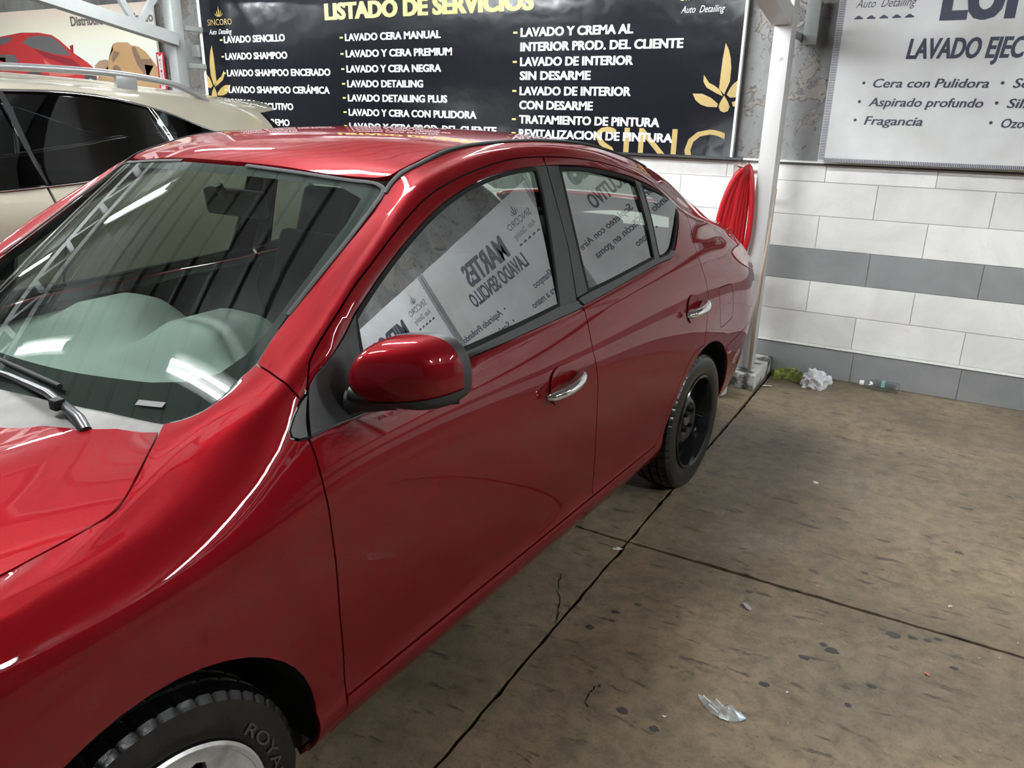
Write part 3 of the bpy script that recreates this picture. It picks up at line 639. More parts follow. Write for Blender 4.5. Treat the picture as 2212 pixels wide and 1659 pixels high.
def tube_light(x,y,label,L=1.19):
    z=CE(y)-.16; root=empty('tube_light',(x,y,z))
    MB().box(-L-.03,L+.03,-.09,.09,.03,.075).build('housing',M['white_steel'],root,bevel=.005)
    for dy in (-.03,.03): MB().tube([(-L,dy,0),(L,dy,0)],.014,10).build('lit_tube',M['tube_dim'] if y>4 else M['tube'],root,True)
    for dx in (-L-.01,L+.01): MB().box(dx-.015,dx+.015,-.045,.045,-.02,.03).build('end_cap',M['white_steel'],root)
    b=MB(); b.tube([(-L*.6,0,.07),(-L*.6,0,.15)],.004,6); b.build('hanger',M['grey_steel'],root); b=MB(); b.tube([(L*.6,0,.07),(L*.6,0,.15)],.004,6); b.build('hanger',M['grey_steel'],root)
    tag(root,label,'lamp','ceiling tube lights')
for x,y,L_,w_ in ((-8.1,2.25,.6,'added out of view to brighten the desert mural'),(-5.25,.5,.6,'over the SUV, street-side row'),(-5.25,2.25,.6,'over the SUV, middle row'),(-5.25,4.15,.6,'over the SUV, row nearest the wall'),(-2.4,.5,.6,'over the red sedan, street-side row'),(-2.25,2.25,.6,'over the red sedan, middle row'),(-2.3,4.15,.6,'over the red sedan boot, row nearest the wall'),(3.1,.65,.6,'over the empty bay, street-side row'),(3.1,2.25,.6,'over the empty bay, middle row'),(3.1,4.15,.6,'over the empty bay, row nearest the wall')):  # leftmost fixture is an added, unseen lamp that brightens the mural
    tube_light(x,y,'twin white tube light '+w_,L_)
# ---------------------------------------------------------------- banners
def line(txt,x0,x1,zb,cap,mt,par,Y,off=.02,shear=0.,name='lettering',org=(0,0,0),clipz=None,clipx=None,bold=0.):
    V,F=glyphs(txt,1,off,shear); H,_=glyphs('H',1,off,0)
    zmin=H[:,1].min(); s=cap/(H[:,1].max()-zmin); xmin=V[:,0].min(); wd=V[:,0].max()-xmin
    sx=(x1-x0)/wd if x1 else s
    n0=len(V)
    if bold: V=np.vstack([V+np.array([d,0,0]) for d in (-bold,0,bold)]); F=F+[tuple(i+n0 for i in f) for f in F]+[tuple(i+2*n0 for i in f) for f in F]
    vs=[(x0+(a-xmin)*sx-org[0],Y-org[1]-(.00005*(i//max(1,n0))),zb+(b-zmin)*s-org[2]) for i,(a,b,_) in enumerate(V)]
    me=mesh(name,vs,F,mt,False)
    for lim,no,co in ((clipz,(0,0,-1),(0,0,(clipz or 0)-org[2])),(clipx,(1,0,0),((clipx or 0)-org[0],0,0))):
        if lim is not None:
            bm=bmesh.new(); bm.from_mesh(me); bmesh.ops.bisect_plane(bm,geom=bm.verts[:]+bm.edges[:]+bm.faces[:],plane_co=co,plane_no=no,clear_outer=True); bm.to_mesh(me); bm.free()
    return link(name,me,par)
def flat(name,pts,mt,par,Y,org):
    return obj(name,[(x-org[0],Y-org[1],z-org[2]) for x,z in pts],[tuple(range(len(pts)))],mt,par,False)
def tri(name,pts,mt,par,Y,org):
    bm=bmesh.new(); vv=[bm.verts.new((x-org[0],Y-org[1],z-org[2])) for x,z in pts]; f=bm.faces.new(vv); bmesh.ops.triangulate(bm,faces=[f]); 
    me=bpy.data.meshes.new(name); bm.normal_update(); bm.to_mesh(me); bm.free(); me.materials.append(mt); return link(name,me,par)
# black service list
BY=5.12; org=(-3.74,BY,1.345)
bb=empty('service_banner',org)
tag(bb,'black banner listing car wash services in white capitals, LISTADO DE SERVICIOS in yellow','banner')
def sheet(name,x0,x1,z0,z1,y0,y1,mt,par,org,sub=0):
    return MB().box(x0-org[0],x1-org[0],y0-org[1],y1-org[1],z0-org[2],z1-org[2]).build(name,mt,par)
sheet('panel',-6.11,-1.372,1.347,2.62,BY,BY+.03,M['banner_black'],bb,org)
sheet('edge_strip',-6.14,-6.11,1.345,2.62,BY-.004,BY+.03,M['banner_edge'],bb,org); sheet('edge_strip',-1.372,-1.358,1.345,2.62,BY-.004,BY+.03,M['banner_edge'],bb,org)
sheet('bottom_rail',-6.14,-1.30,1.333,1.347,BY-.010,BY+.05,M['trim'],bb,org)
Y=BY-.0012
line('LISTADO DE SERVICIOS',-4.673,-2.807,2.246,.118,M['ink_yellow'],bb,Y,.03,org=org,bold=.035)
T1=[('LAVADO SENCILLO',-5.125,2.105),('LAVADO SHAMPOO',-5.113,1.972),('LAVADO SHAMPOO ENCERADO',-4.653,1.838),('LAVADO SHAMPOO CERÁMICA',-4.672,1.702),('LAVADO EJECUTIVO',-5.086,1.570),('LAVADO SUPREMO',-5.142,1.441)]
T2=[('LAVADO CERA MANUAL',-3.572,2.090),('LAVADO Y CERA PREMIUM',-3.475,1.972),('LAVADO Y CERA NEGRA',-3.571,1.861),('LAVADO DETAILING',-3.738,1.752),('LAVADO DETAILING PLUS',-3.52,1.646),('LAVADO Y CERA CON PULIDORA',-3.262,1.538),('LAVADO Y CERA PROD. DEL CLIENTE',-3.09,1.432)]
T3=[('LAVADO Y CREMA AL',-2.076,2.080,1),('INTERIOR PROD. DEL CLIENTE',-1.737,1.988,0),('LAVADO DE INTERIOR',-2.063,1.893,1),('SIN DESARME',-2.36,1.803,0),('LAVADO DE INTERIOR',-2.065,1.703,1),('CON DESARME',-2.333,1.610,0),('TRATAMIENTO DE PINTURA',-1.853,1.514,1),('REVITALIZACION DE PINTURA',-1.757,1.420,1)]
def dash_(x,z): sheet('bullet_dash',x,x+.032,z,z+.012,Y-.0004,Y+.0006,M['ink_yellow'],bb,org)
for t,x1,z in T1: line(t,-5.845,x1,z,.054,M['ink_white'],bb,Y,.022,org=org,bold=.022); dash_(-5.895,z+.020)
for t,x1,z in T2: line(t,-4.480,x1,z,.052,M['ink_white'],bb,Y,.022,org=org,bold=.022); dash_(-4.535,z+.020)
for t,x1,z,d in T3:
    line(t,-2.900,x1,z,.056,M['ink_white'],bb,Y,.022,org=org,bold=.022)
    if d: dash_(-2.960,z+.022)
line('SINC',-2.30,-1.415,1.255,.250,M['ink_gold'],bb,Y,-.004,org=org,clipz=1.349)
def logo(x0,x1,zb,ink1,ink2,par,Y,org,cars=False):
    w_=x1-x0; line('SINCORO',x0,x1,zb,w_*.155,ink1,par,Y,-.003,org=org)
    line('Auto  Detailing',x0+w_*.03,x1-w_*.03,zb-w_*.24,w_*.13,ink2,par,Y,-.004,.38,org=org)
    c=(x0+x1)/2
    for dx,h,wd in ((0,.30,.05),(-.07,.17,.05),(.07,.17,.05),(-.13,.10,.04),(.13,.10,.04)):
        bx=c+dx*w_; z0=zb+w_*.22
        tri('logo_leaf',[(c+dx*w_*.4-wd*w_*.3,z0),(c+dx*w_*.4+wd*w_*.3,z0),(bx+wd*w_*.4,z0+h*w_*.45),(bx+dx*.25*w_,z0+h*w_),(bx-wd*w_*.4,z0+h*w_*.45)],ink1,par,Y,org)
    if cars:
        for k in range(5):
            cx_=x0+w_*(.10+.2*k);z0=zb-w_*.42;u=w_*.068
            tri('logo_car',[(cx_-u,z0),(cx_+u,z0),(cx_+u,z0+u*.35),(cx_+u*.55,z0+u*.45),(cx_+u*.25,z0+u*.8),(cx_-u*.35,z0+u*.8),(cx_-u*.7,z0+u*.42),(cx_-u,z0+u*.35)],ink2,par,Y,org)
logo(-6.03,-5.73,2.250,M['ink_gold'],M['ink_white'],bb,Y,org); logo(-1.775,-1.485,2.255,M['ink_yellow'],M['ink_white'],bb,Y,org)
for k in ('leaf_tall','leaf_left','leaf_low','leaf_right','leaf_low_right','drop'): tri('gold_leaf',ART[k],M['ink_gold'],bb,Y,org)
# the same flower cut by the left edge
off_=np.array([-6.105+1.372,0]); 
for k in ('leaf_tall','leaf_left','leaf_low','leaf_right','drop'):
    P_=np.array(ART[k]); c_=np.array([-1.44,1.66]); Q_=(P_-c_)*np.array([-1.05,1.12])+np.array([-6.035,1.70])
    Q_[:,0]=np.maximum(Q_[:,0],-6.108)
    try: tri('gold_leaf',[tuple(q) for q in Q_],M['ink_gold'],bb,Y,org)
    except Exception: pass
# white weekday banners
WB=5.08
def white_banner(x0,x1,day,sub,L,Rr,label,big=False):
    org=((x0+x1)/2,WB,1.345); r=empty('weekday_banner',org); z1=2.54 if big else 2.34
    sheet('panel',x0,x1,1.347,z1,WB,WB+.018,M['banner_white'],r,org)
    sheet('backing_frame',x0+.05,x1-.05,1.40,z1-.05,WB+.018,WY+.005,M['grey_steel'],r,org)
    tk=MB(); p=.0088
    n=int((z1-1.36)/p)
    for k in range(n):
        z=1.36+k*p; tk.box(x0+.002-org[0],x0+.036-org[0],-.0018,-.0004,z-org[2],z+.0040-org[2]); tk.box(x1-.036-org[0],x1-.002-org[0],-.0018,-.0004,z-org[2],z+.0040-org[2])
    for k in range(int((x1-x0-.06)/p)):
        x=x0+.036+k*p; tk.box(x-org[0],x+.0040-org[0],-.0018,-.0004,1.348-org[2],1.368-org[2])
    tag(tk.build('edge_stitching',M['ink_navy'],r),kind='stuff')
    Y=WB-.0012; w_=x1-x0; c=(x0+x1)/2
    if big: line(day,x0+w_*.33,x0+w_*.33+.142*len(day),2.09,.25,M['ink_navy'],r,Y,.025,org=org,bold=.03); logo(x0+.08,x0+.40,2.245,M['ink_navy'],M['ink_navy'],r,Y,org,True)
    else: line(day,x0+.50,x0+.50+.092*len(day),2.03,.155,M['ink_navy'],r,Y,.025,org=org,bold=.03); logo(x0+.10,x0+.38,2.15,M['ink_navy'],M['ink_navy'],r,Y,org,True)
    line(sub,x0+.385,x0+.385+.0505*len(sub),1.903,.102,M['ink_navy'],r,Y,.02,.16,org=org,bold=.022)
    for (xx,items) in ((x0+.19,L),(x0+.865,Rr)):
        for k,t in enumerate(items):
            z=1.757-.099*k; o_=.008*k
            V,F=sweep([(.0001,0),(.0085,0)],14,'y'); obj('bullet',[(a+xx-o_-org[0],Y-org[1],bq+z+.024-org[2]) for a,_,bq in V],[f[::-1] for f in F],M['ink_navy'],r,False)
            xa=xx+.05-o_; line(t,xa,xa+.0332*len(t),z,.046,M['ink_navy'],r,Y,.008,.20,org=org,bold=.014)
    tag(r,label,'banner')
white_banner(-.84,.74,'LUNES','LAVADO EJECUTIVO',['Cera con Pulidora','Aspirado profundo','Fragancia'],['Sopleteo con Aire','Silicón en goma','Ozono'],'white LUNES banner with striped edge beside the white column',True)
white_banner(.75,2.26,'MARTES','LAVADO SENCILLO',['Shampoo','Cera a mano','Fragancia'],['Aspirado Profundo','Sopleteo con aire','Ozono'],'white MARTES banner right of the LUNES banner, seen mirrored in the front door window')
white_banner(2.27,3.80,'MIERCOLES','LAVADO SENCILLO',['Cera a mano','Aspirado Profundo','Tratamiento','Fragancia'],['Shampoo','Ozono'],'white MIERCOLES banner, third weekday banner, seen mirrored above the door mirror')
white_banner(3.90,5.46,'JUEVES','LAVADO DETAILING',['Shampoo','Cera a mano'],['Ozono'],'white JUEVES banner, furthest weekday banner along the back wall')
# mural of a red sports car in a desert
org=(-8.2,BY,1.3)
mu=empty('desert_mural',org); tag(mu,'printed mural of a red sports car before desert rocks, at far left above the SUV','mural')
mm=mat('mural_sky',(.7,.62,.5),.5); b_=mm.node_tree.nodes['Principled BSDF']; g_=nd(mm,'ShaderNodeNewGeometry').outputs['Position']; sx_=nd(mm,'ShaderNodeSeparateXYZ'); lk(mm,g_,sx_.inputs[0]); mr_=nd(mm,'ShaderNodeMapRange'); mr_.inputs['From Min'].default_value=1.9; mr_.inputs['From Max'].default_value=2.5; lk(mm,sx_.outputs['Z'],mr_.inputs['Value'])
rp=nd(mm,'ShaderNodeValToRGB'); rp.color_ramp.elements[0].color=(.80,.84,.80,1); rp.color_ramp.elements[1].color=(.86,.70,.60,1); e=rp.color_ramp.elements.new(.55); e.color=(.88,.87,.70,1); lk(mm,mr_.outputs[0],rp.inputs['Fac']); lk(mm,rp.outputs['Color'],b_.inputs['Base Color'])
sheet('panel',-9.78,-6.74,1.40,2.475,BY,BY+.02,mm,mu,org); sheet('border',-6.80,-6.735,2.18,2.475,BY-.001,BY+.0,M['ink_white'],mu,org)
ink={k:mat(k,c,.5) for k,c in dict(rock_print=(.50,.31,.14),rock_shade_print=(.24,.15,.10),rock_pale_print=(.40,.27,.17),red_print=(.52,.035,.04),dark_red_print=(.27,.02,.03),pale_red_print=(.66,.16,.14),window_print=(.13,.13,.13),tyre_print=(.07,.075,.085),rim_print=(.5,.5,.5),letter_print=(.16,.14,.13)).items()}
for k,m_,d in (('rock_small','rock_pale_print',1),('rock_big','rock_print',1.4),('rock_shade','rock_shade_print',2),('rock_shade2','rock_shade_print',2),('rock_shade3','rock_shade_print',2),('rock_shade4','rock_pale_print',2),('car_body','red_print',1.2),('car_shade','dark_red_print',2),('car_light','pale_red_print',2),('car_window','window_print',2),('car_rear_window','window_print',2),('car_scoop','window_print',2),('car_mirror','dark_red_print',1.6),('wheel_a','tyre_print',2),('wheel_b','tyre_print',2),('rim_a','rim_print',2.6)):
    tri('printed_'+k.rstrip('1234567890').replace('_a','').replace('_b','') if k[-2:] in('_a','_b') else 'printed_'+k.rstrip('234'),ART[k],ink[m_],mu,BY-.0006*d,org)
line('Distribuidor Autorizado',-7.985,-6.74,2.305,.088,ink['letter_print'],mu,BY-.0022,.035,org=org)
# extinguisher sign
org=(-6.675,5.09,1.74); ex=empty('extinguisher_sign',org); tag(ex,'narrow red and white EXTINTOR arrow sign beside the grey column','sign')
mred=mat('sign_red',(.60,.02,.04),.35)
sheet('board',-6.726,-6.624,1.72,2.045,5.09,5.096,mred,ex,org)
tri('white_arrow',[(-6.705,1.73),(-6.645,1.73),(-6.645,1.98),(-6.636,2.035),(-6.675,2.01),(-6.714,2.035),(-6.705,1.98)],M['ink_white'],ex,5.0885,org)
for k,ch in enumerate('EXTINTOR'): line(ch,-6.688,-6.662,1.967-.031*k,.022,mred,ex,5.0875,.02,org=org)

# ---------------------------------------------------------------- the red saloon
def zv(s,z):   # v on SIDE at station s with height z
    lo,hi=0.,NV-1.
    for _ in range(40):
        m=(lo+hi)/2
        if SIDE(s,m)[2]<z: lo=m
        else: hi=m
    return (lo+hi)/2
def arc(cs,cz,r,a0,a1,n=26):
    o=[]
    for k in range(n+1):
        a=math.radians(a0+(a1-a0)*k/n); s=cs+r*math.cos(a); z=cz+r*math.sin(a); o.append((s,zv(s,z)))
    return o
def sg(n,rev=False,smooth=True):
    p=cr(SEG[n],4) if smooth else list(SEG[n]); return p[::-1] if rev else p
PNT=[M['paint'],M['interior']]
PRM=[M['paint'],M['paint_inner']]
car=empty('red_sedan',(O_[0],O_[1],0),math.atan2(-math.cos(TH),math.sin(TH)))
tag(car,'glossy dark red four-door sedan filling the foreground, chrome door handles and black steel rear wheel','car')
def part_pair(name): return (empty(name,parent=car),empty(name,parent=car))
# --- front fender
FA=(0.,.305,.377); RA=(2.632,.30,.368)
f_arch=arc(*FA,-12,192); r_arch=arc(*RA,186,-8)
fend=sg('SEAM_A')+[(.410,8.941),(.388,8.585),(.386,8.322),(.399,8.131),(.419,8.02)]+sg('DOOR_F')[9:]+[(.462,2.45),(.46,.9),(.41,.9)]+f_arch+[(-.40,1.2),(-.44,2.),(-.45,4),(-.45,8),(-.45,12.98)]+[(-.3,13.0),(-.2,13.05)]+sg('HOOD_SIDE',True)+sg('WS_LOW',True)
fend=[fend[0]]+[p for q,p in zip(fend,fend[1:]) if abs(p[0]-q[0])+abs(p[1]-q[1])*.07>.003]
fender=panel('front_fender','side',fend,PRM,car,mirror=True,inner=0)
panel('fender_corner_trim','side',[(.452,9.40),(.436,9.26),(.410,8.90),(.390,8.56),(.388,8.34),(.401,8.16),(.421,8.07),(.428,8.5),(.440,8.95)],[M['grey_plastic'],M['dark']],fender[0],gap=.001,off=.003,flange=.01,inner=0)
panel('fender_corner_trim','side',[(.452,9.40),(.436,9.26),(.410,8.90),(.390,8.56),(.388,8.34),(.401,8.16),(.421,8.07),(.428,8.5),(.440,8.95)],[M['grey_plastic'],M['dark']],(fender[1],fender[1]),gap=.001,off=.003,flange=.01,inner=0,mirror=True)
_x=[o for o in fender[1].children if o.data.vertices[0].co.y>0]
for o in _x: bpy.data.objects.remove(o)
# --- front bumper, headlamps, nose
panel('front_bumper','side',[(-.855,.6),(-.45,.8),(-.45,6.3),(-.855,6.3)],PRM,car,mirror=True,inner=0)
hl=panel('headlamp','side',[(-.855,6.4),(-.45,6.4),(-.45,12.8),(-.855,12.8)],[M['lens_white'],M['dark']],car,mirror=True,inner=0)
def fascia(name,s0,ds,v0,v1,mt):
    vv=np.linspace(v0,v1,12); P=SIDE(s0,vv); vs=[];fs=[];n=17
    for p in P:
        for k in range(n):
            x=-1+2*k/(n-1); vs.append((-(s0+ds*(1-x*x)),p[1]*x,p[2]+(.0)))
    for i in range(11):
        for k in range(n-1):
            q=(i*n+k,i*n+k+1,(i+1)*n+k+1,(i+1)*n+k); fs.append(q if s0<0 else q[::-1])
    return obj(name,vs,fs,mt,car,True,60)
fascia('bumper_cover',-.858,-.07,.6,4.6,M['paint']); gr=fascia('grille',-.858,-.07,4.7,6.3,M['dark']); fascia('nose_panel',-.858,-.07,6.4,13,M['paint'])
for k in range(4): MB().bar((.93-.005*k,-.35,.60+.022*k),(.93-.005*k,.35,.60+.022*k),.012,.008).build('grille_bar',M['chrome'],gr)
fascia('rear_bumper_cover',3.598,.06,.3,4.6,M['paint']); fascia('trunk_face',3.598,.05,4.7,13,M['paint'])
# --- doors
sill_v=2.47
fd_low=sg('DOOR_F')[8:-1]+[(.466,sill_v),(1.672,sill_v)]+sg('BGAP_LO',True)[1:]+[(1.588,8.72)]+sg('BELT_F_LO',True)[1:]+[(.616,7.80)]
fdoor=panel('front_door','side',fd_low,PNT,car,mirror=True,inner=.045)
FS=sg('FSEAM')
fd_frame=[(.456,9.5)]+FS+[(1.572,10.81)]+sg('DLO_F',True)+[(.49,9.93),(.468,9.70)]
wf=panel('window_frame','side',fd_frame,PNT,(fdoor[0],fdoor[1]),mirror=True)
rd=[(1.592,8.83)]+sg('BELT_R_LO')+[(2.303,8.616),(2.363,8.964),(2.42,9.35),(2.478,9.75),(2.520,10.2),(2.528,10.55),(2.50,10.77),(2.44,10.86)]+cr([(2.362,10.90),(2.185,10.858),(1.976,10.838),(1.776,10.833),(1.574,10.812)],4)+[(1.573,10.985)]+sg('FSEAM_R')[1:]+[(2.49,11.17),(2.565,11.05),(2.60,10.75),(2.607,10.3)]+sg('RDOOR')+arc(2.632,.30,.405,112,168,12)+[(2.19,sill_v),(1.672,sill_v)]+sg('BGAP_LO',True)[1:]
rdoor=panel('rear_door','side',rd,PNT,car,mirror=True,inner=.045)
# --- side frame: A pillar, roof rail, C pillar and quarter
V13=12.995
qp=[(.437,12.72)]+sg('SEAM_A')[1:]+[(.4545,9.49)]+[(a,b) for a,b in FS]+sg('FSEAM_R')[1:]+[(2.49,11.19),(2.570,11.07),(2.605,10.75),(2.610,10.3)]+sg('RDOOR')+arc(2.632,.30,.405,112,168,12)+[(2.19,sill_v),(2.20,.9),(2.24,.9)]+r_arch[1:16]
r_top=[p for p in r_arch if p[0]>2.3]
# arch run until the bumper seam
ra=arc(*RA,186,49,20)
qp=qp[:-15]+ra+sg('BUMP',True)+[(3.40,4.62),(3.595,4.65),(3.595,6.25)]+[(3.37,6.40)]+sg('LAMP',True)[1:]+[(3.10,7.80),(3.333,7.95),(3.595,8.2),(3.595,V13),(3.2,V13),(2.9,V13),(2.5,V13),(2.0,V13),(1.5,V13),(1.2,V13),(1.05,V13),(.96,V13)]+sg('WS_SIDE')[:-1]
qp=[(a,min(b,V13)) for a,b in qp]
quarter=panel('quarter_panel','side',qp,PNT,car,holes=[cr(SEG['FUEL']+SEG['FUEL'][:1],3)[:-1]],mirror=True,inner=.03)
panel('fuel_door','side',cr(SEG['FUEL']+SEG['FUEL'][:1],3)[:-1],PRM,(quarter[0],quarter[1]),inner=0,gap=.0018)
lampL=sg('LAMP')+[(3.595,6.25),(3.595,8.2),(3.333,7.95),(3.10,7.80)]
panel('tail_lamp','side',lampL,[M['lamp_red'],M['dark']],car,mirror=True,inner=0,off=.004)
rb=sg('BUMP')+arc(*RA,47,-12,14)+[(3.02,.9),(3.595,.9),(3.595,4.63),(3.40,4.6)]
panel('rear_bumper','side',rb,PRM,car,mirror=True,inner=0)
panel('rocker_panel','side',[(.37,.3),(2.26,.3),(2.23,sill_v-.04),(.468,sill_v-.04),(.455,1.6),(.42,.9)],PRM,car,mirror=True,inner=0)
# --- hood, roof, backlight, boot
hr=sg('HOOD_REAR'); he=sg('HOOD_EDGE')
hood_half=[(.085,0.)]+[(.092,.12),(.100,.24)]+hr[::-1]+he[1:]+[(-.25,.985),(-.45,.985),(-.7,.97),(-.84,.85),(-.85,.4),(-.855,0)]
hood=panel('hood','hood',hood_half+[(a,-b) for a,b in hood_half[::-1] if b>0],PRM,car,inner=.012)
rf=[(.865,0),(.867,.14),(.872,.30),(.888,.54),(.901,.68),(.921,.81),(.942,.915),(.955,.955),(.975,.978),(1.02,.985),(1.1,.985),(1.3,.985),(1.7,.985),(2.1,.985),(2.42,.97),(2.455,.92),(2.475,.7),(2.49,.35),(2.495,0)]
roof=panel('roof','top',rf+[(a,-b) for a,b in rf[::-1] if b>0],[M['paint'],M['headliner']],car,inner=.03)
bl=[(2.51,0),(2.505,.35),(2.49,.7),(2.47,.90),(2.52,.955),(2.8,.955),(3.0,.93),(3.03,.85),(3.05,.4),(3.055,0)]
panel('rear_window','top',bl+[(a,-b) for a,b in bl[::-1] if b>0],[M['side_glass']],car,inner=0,flange=0,off=-.004)
tl=[(3.075,0),(3.07,.4),(3.05,.87),(3.06,.97),(3.3,.985),(3.57,.98),(3.575,0)]
trunk=panel('trunk_lid','top',tl+[(a,-b) for a,b in tl[::-1] if b>0],PRM,car,inner=.012)
# --- windscreen
wg=cr(SEG['WSG'][:6],3)[:-1]+cr(SEG['WSG'][5:],2); wg=[(.994,0.)]+wg+[(.066,0.)]
wsl=wg+[(a,-b) for a,b in wg[::-1] if b>0]
ws=panel('windscreen','ws',wsl,[M['ws_glass']],car,inner=0,flange=0,gap=.003)[0]
wi=[(.945,0),(.945,.4),(.94,.8),(.90,.925),(.80,.945),(.6,.955),(.4,.955),(.30,.94),(.235,.90),(.20,.82),(.185,.7),(.18,.4),(.18,0)]
wi2=wi+[(a,-b) for a,b in wi[::-1] if b>0]
panel('black_glass_border','ws',wsl,[M['rubber']],ws,holes=[wi2],inner=0,flange=0,off=-.003,gap=.003)
ribbon('windscreen_seal','ws',wg[1:-22],M['rubber'],ws,.012,-.0005,thick=.002)
# roof ditch mouldings and black seam seals
ribbon('roof_moulding','side',[(.915,V13-.12),(.935,V13-.06),(.955,V13-.06)]+[(s,V13-.10) for s in (1.05,1.2,1.4,1.7,2.0,2.3,2.46)],M['rubber'],(roof[0],roof[0]),.013,-.000,thick=.003)
seal_lines=[sg('FSEAM')+sg('FSEAM_R')[1:]+[(2.49,11.17),(2.567,11.05),(2.602,10.75),(2.607,10.3)]+sg('RDOOR')+arc(2.632,.30,.405,112,168,12),sg('DOOR_F'),[(.462,sill_v),(2.19,sill_v)],sg('BGAP_LO'),sg('SEAM_A')]
for L in seal_lines: ribbon('door_seal','side',L,M['dark'],car,.03,.0125)
ribbon('hood_seal','side',sg('HOOD_SIDE')+[(-.2,13.05),(-.3,13.02)],M['dark'],car,.02,.02)
ribbon('lamp_seal','side',sg('LAMP')+[(3.595,6.25)],M['dark'],car,.03,.0125)
ribbon('bumper_seal','side',sg('BUMP')[::-1]+[(3.40,4.62),(3.595,4.64)],M['dark'],car,.02,.0125)
# --- belt trims, pillar appliques, sail triangle, glass
for (nm,poly,m,par,of) in [
  ('belt_trim',[(.616,7.83)]+sg('BELT_F_LO')+[(1.587,8.75),(1.562,9.05)]+sg('BELT_F_UP')+[(.62,8.62)],M['trim'],fdoor,.006),
  ('pillar_trim',[(1.503,10.81),(1.571,10.81)]+sg('BGAP_UP')[1:]+[(1.457,9.06),(1.494,9.9),(1.508,10.42),(1.510,10.65)],M['black_plastic'],fdoor,.002),
  ('mirror_sail_trim',[(.466,9.70),(.49,9.95),(.637,10.47),(.626,9.886),(.618,8.8),(.618,7.82),(.50,7.96),(.428,8.05),(.440,8.7),(.456,9.42)],M['black_plastic'],fdoor,.003),
  ('belt_trim',[(1.594,8.84)]+sg('BELT_R_LO')+[(2.30,8.63),(2.36,8.97),(2.325,9.09),(2.28,8.98),(2.20,9.02)]+sg('BELT_R_UP',True)+[(1.568,9.08)],M['trim'],rdoor,.006),
  ('pillar_trim',[(1.577,10.81),(1.643,10.81),(1.639,10.25),(1.640,9.8),(1.643,9.12),(1.566,9.10),(1.585,9.8),(1.577,10.2),(1.570,10.68)],M['black_plastic'],rdoor,.002),
  ('window_divider',[(2.165,10.80),(2.212,10.78),(2.222,9.9),(2.205,8.9),(2.170,8.9),(2.182,9.9)],M['trim'],rdoor,.003)]:
    panel(nm,'side',poly,[m,M['dark']],(par[0],par[1]),mirror=True,gap=.0008,off=of,flange=.012,inner=0)
# window seals (rubber rings) and panes
def ring(nm,loop,w,par):
    f,sgn,_,_=KS['side']; L=resample(f,loop,.02); i2,_=inset(f,L,w,sgn)
    for mir,pp in ((0,par[0]),(1,par[1])):
        P=f(np.array(L)[:,0],np.array(L)[:,1]);_,_,N=frame(f,np.array(L)[:,0],np.array(L)[:,1],sgn);Q=f(i2[:,0],i2[:,1])
        rows=[P-N*.004,P+N*.003,Q+N*.0025,Q-N*.006];A=np.stack(rows,1).reshape(-1,3).copy();m=len(P)
        if mir:A[:,1]*=-1
        fs=[]
        for i in range(m):
            j=(i+1)%m
            for k in range(3):
                q=(i*4+k,i*4+k+1,j*4+k+1,j*4+k); fs.append(q)
        a,b,c=A[fs[1][0]],A[fs[1][1]],A[fs[1][2]]
        Al=CARMAP(A); nrm=np.cross(Al[fs[1][1]]-Al[fs[1][0]],Al[fs[1][2]]-Al[fs[1][1]])
        if nrm[1]*(1 if not mir else -1)<0: fs=[t[::-1] for t in fs]
        obj(nm,Al,fs,M['rubber'],pp,True,50)
fg=[(.632,10.45)]+sg('DLO_F')[1:]+[(1.512,10.74),(1.512,10.42),(1.496,9.9),(1.458,9.08),(.982,8.93),(.62,8.66),(.622,9.6)]
rg=[(1.641,10.79)]+[(a,b-.035) for a,b in cr([(1.776,10.833),(1.976,10.838),(2.168,10.85)],3)]+[(2.186,10.6),(2.196,9.9),(2.174,9.06)]+[(1.643,9.09),(1.638,9.8),(1.637,10.25)]
qg=[(2.205,10.79),(2.362,10.83),(2.44,10.79),(2.50,10.70),(2.515,10.5),(2.505,10.2),(2.465,9.78),(2.405,9.38),(2.345,9.02),(2.30,8.90),(2.205,8.95),(2.222,9.9),(2.214,10.6)]
for nm,loop,par in (('front_window',fg,fdoor),('rear_side_window',rg,rdoor),('quarter_window',qg,rdoor)):
    panel(nm,'glass',loop,[M['side_glass']],(par[0],par[1]),mirror=True,gap=0,flange=0,inner=0,off=-.005)
    ring('window_seal',loop,.011,par)
